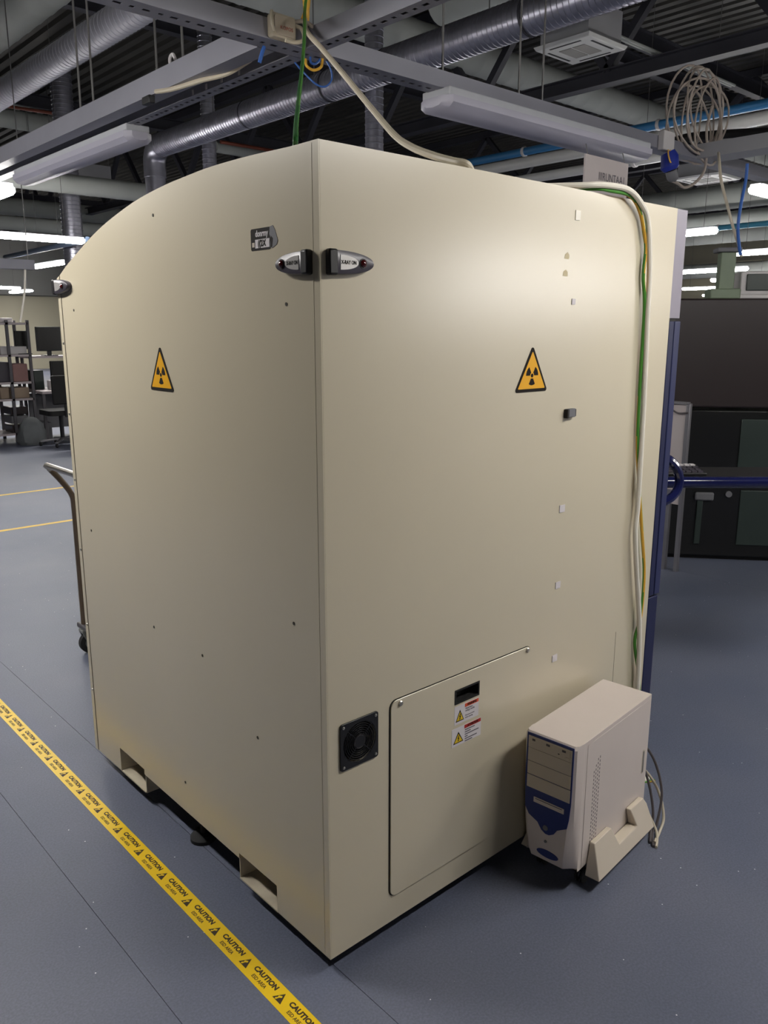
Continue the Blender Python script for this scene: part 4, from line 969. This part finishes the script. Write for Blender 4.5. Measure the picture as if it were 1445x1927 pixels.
bitem('storage_box', 'rose-brown box on the upper middle shelf of the rack', 'box', lb(25, 690).x, lb(54, 690).x, .876, 1.13, M_boxp)
bitem('storage_box', 'dark blue-grey box at the left end of the upper middle shelf', 'box', X0 + .05, lb(19, 690).x, .876, 1.16, M_dgrey)
bitem('storage_box', 'flat white box on the second highest shelf of the rack', 'box', lb(2, 650).x, lb(52, 650).x, 1.266, 1.38, M_boxw)
bitem('storage_box', 'tan box on the lowest middle shelf of the rack', 'box', lb(2, 730).x, lb(19, 730).x, .636, .80, M_boxt)
bitem('storage_box', 'wide tan box right of the smaller one on the lowest middle shelf', 'box', lb(23, 730).x, lb(57, 730).x, .636, .79, M_boxt)
for i, (z0, lab) in enumerate(((.136, 'bottom dark tray under the rack'), (.27, 'middle dark tray under the rack'), (.40, 'top dark tray under the rack'))):
    bitem('drawer_tray', lab, 'tray', lb(23, 780).x, lb(56, 780).x, z0, z0 + .11, (M_dbrown, M_boxg, M_dbrown)[i])
bitem('storage_box', 'pale stack of folders on the top shelf at far left', 'box', X0 + .1, lb(28, 620).x, 1.716, 1.78, M_boxw)
def monitor(px0, px1, y, z0, z1, label):
    a, b = at(px0, 650, 'y', y).x, at(px1, 650, 'y', y).x
    t = thing('monitor', label, 'monitor', ((a + b) / 2, y, z0))
    MB().box((a, y, z0 + .07), (b, y + .05, z1)).obj('housing', M_black, t, bevel=.006)
    MB().box((a + .015, y - .003, z0 + .085), (b - .015, y, z1 - .015)).obj('screen', M_screen, t, smooth=False)
    MB().box(((a + b) / 2 - .03, y + .02, z0 + .01), ((a + b) / 2 + .03, y + .05, z0 + .1)).obj('stand_neck', M_black, t, smooth=False)
    MB().box(((a + b) / 2 - .1, y - .05, z0), ((a + b) / 2 + .1, y + .12, z0 + .012)).obj('stand_foot', M_black, t, smooth=False)
monitor(30, 58, BY + .1, 1.266, 1.60, 'dark monitor on the rack left of the larger black monitor')
wb = thing('workbench', 'workbench with shelf and white top partly hidden by the cabinet', 'workbench', tuple(lb(110, 838)))
W0, W1 = lb(68, 740).x, lb(64, 740).x + 1.8
MB().box((W0, BY - .25, .70), (W1, BY + .6, .74)).obj('worktop', M_bench, wb, bevel=.005)
MB().box((W0, BY + .2, 1.20), (W1, BY + .6, 1.23)).obj('shelf', M_bench, wb, smooth=False)
for x in (W0 + .03, W1 - .03):
    for y in (BY - .22, BY + .55): MB().box((x - .02, y, 0), (x + .02, y + .03, 1.25 if y > BY else .70)).obj('leg', M_bleg, wb, smooth=False)
MB().box((W0 + .05, BY + .5, .12), (W1 - .05, BY + .53, .66)).obj('back_board', M_boxg, wb, smooth=False)
monitor(70, 116, BY + .3, 1.23, 1.66, 'large black monitor on the workbench shelf')
monitor(92, 122, BY + .3, .74, 1.15, 'smaller black monitor on the workbench top below the shelf')
tag(MB().box((lb(72, 700).x, BY + .2, .74), (lb(91, 700).x, BY + .5, 1.02)).obj('instrument', M_dgreen, smooth=False, bevel=.01), 'dark green instrument on the workbench beside the smaller monitor', 'instrument')
tag(MB().box((lb(94, 725).x, BY - .12, .74), (lb(111, 725).x, BY + .12, .88)).obj('parts_bin', M_boxw, smooth=False, bevel=.01), 'white parts bin at the front of the workbench top', 'bin')
tag(MB().box((lb(78, 800).x, BY, .0), (lb(98, 800).x, BY + .4, .26)).obj('carton', M_boxg, smooth=False, bevel=.01), 'grey carton on the floor under the workbench', 'box')
# grey sack on the floor
sk = MB(); rg = []; cx, cy = lb(42, 800).x, BY - .35
for z, r in ((0, .16), (.05, .2), (.18, .19), (.3, .15), (.38, .08), (.40, .02)):
    rg.append([(cx + r * (1 + .12 * math.sin(3 * a + z * 9)) * math.cos(a), cy + r * .8 * (1 + .1 * math.cos(2 * a)) * math.sin(a), z) for a in [2 * PI * i / 16 for i in range(16)]])
tag(sk.rings(rg).obj('sack', M_bag), 'grey sack on the floor in front of the rack', 'sack')
ch = thing('swivel_chair', 'black swivel chair at the workbench beside the cabinet edge', 'chair', tuple(at(114, 842, 'z', 0)))
o = at(116, 842, 'z', 0); cx, cy = o.x + .12, o.y + .25
MB().plate(rrect(cx - .24, cy - .24, cx + .24, cy + .24, .08), [], fT(.44), .07).obj('seat', M_blackm, ch, bevel=.02)
MB().box((cx - .2, cy - .30, .6), (cx + .2, cy - .25, 1.0)).obj('backrest', M_blackm, ch, bevel=.02)
MB().box((cx - .03, cy - .27, .42), (cx + .03, cy - .24, .65)).obj('back_post', M_black, ch, smooth=False)
MB().cyl((cx, cy, .08), (cx, cy, .44), .03, 12).obj('gas_column', M_black, ch)
for k in range(5):
    a = 2 * PI * k / 5 + .3; e = (cx + .3 * math.cos(a), cy + .3 * math.sin(a), .065)
    lg = MB().bar((cx, cy, .10), e, .04, .03).obj('base_arm', M_alu, ch, bevel=.005)
    MB().tube([(e[0] - .012, e[1], .027), (e[0] + .012, e[1], .027)], .027, 12).obj('caster', M_rub, lg)
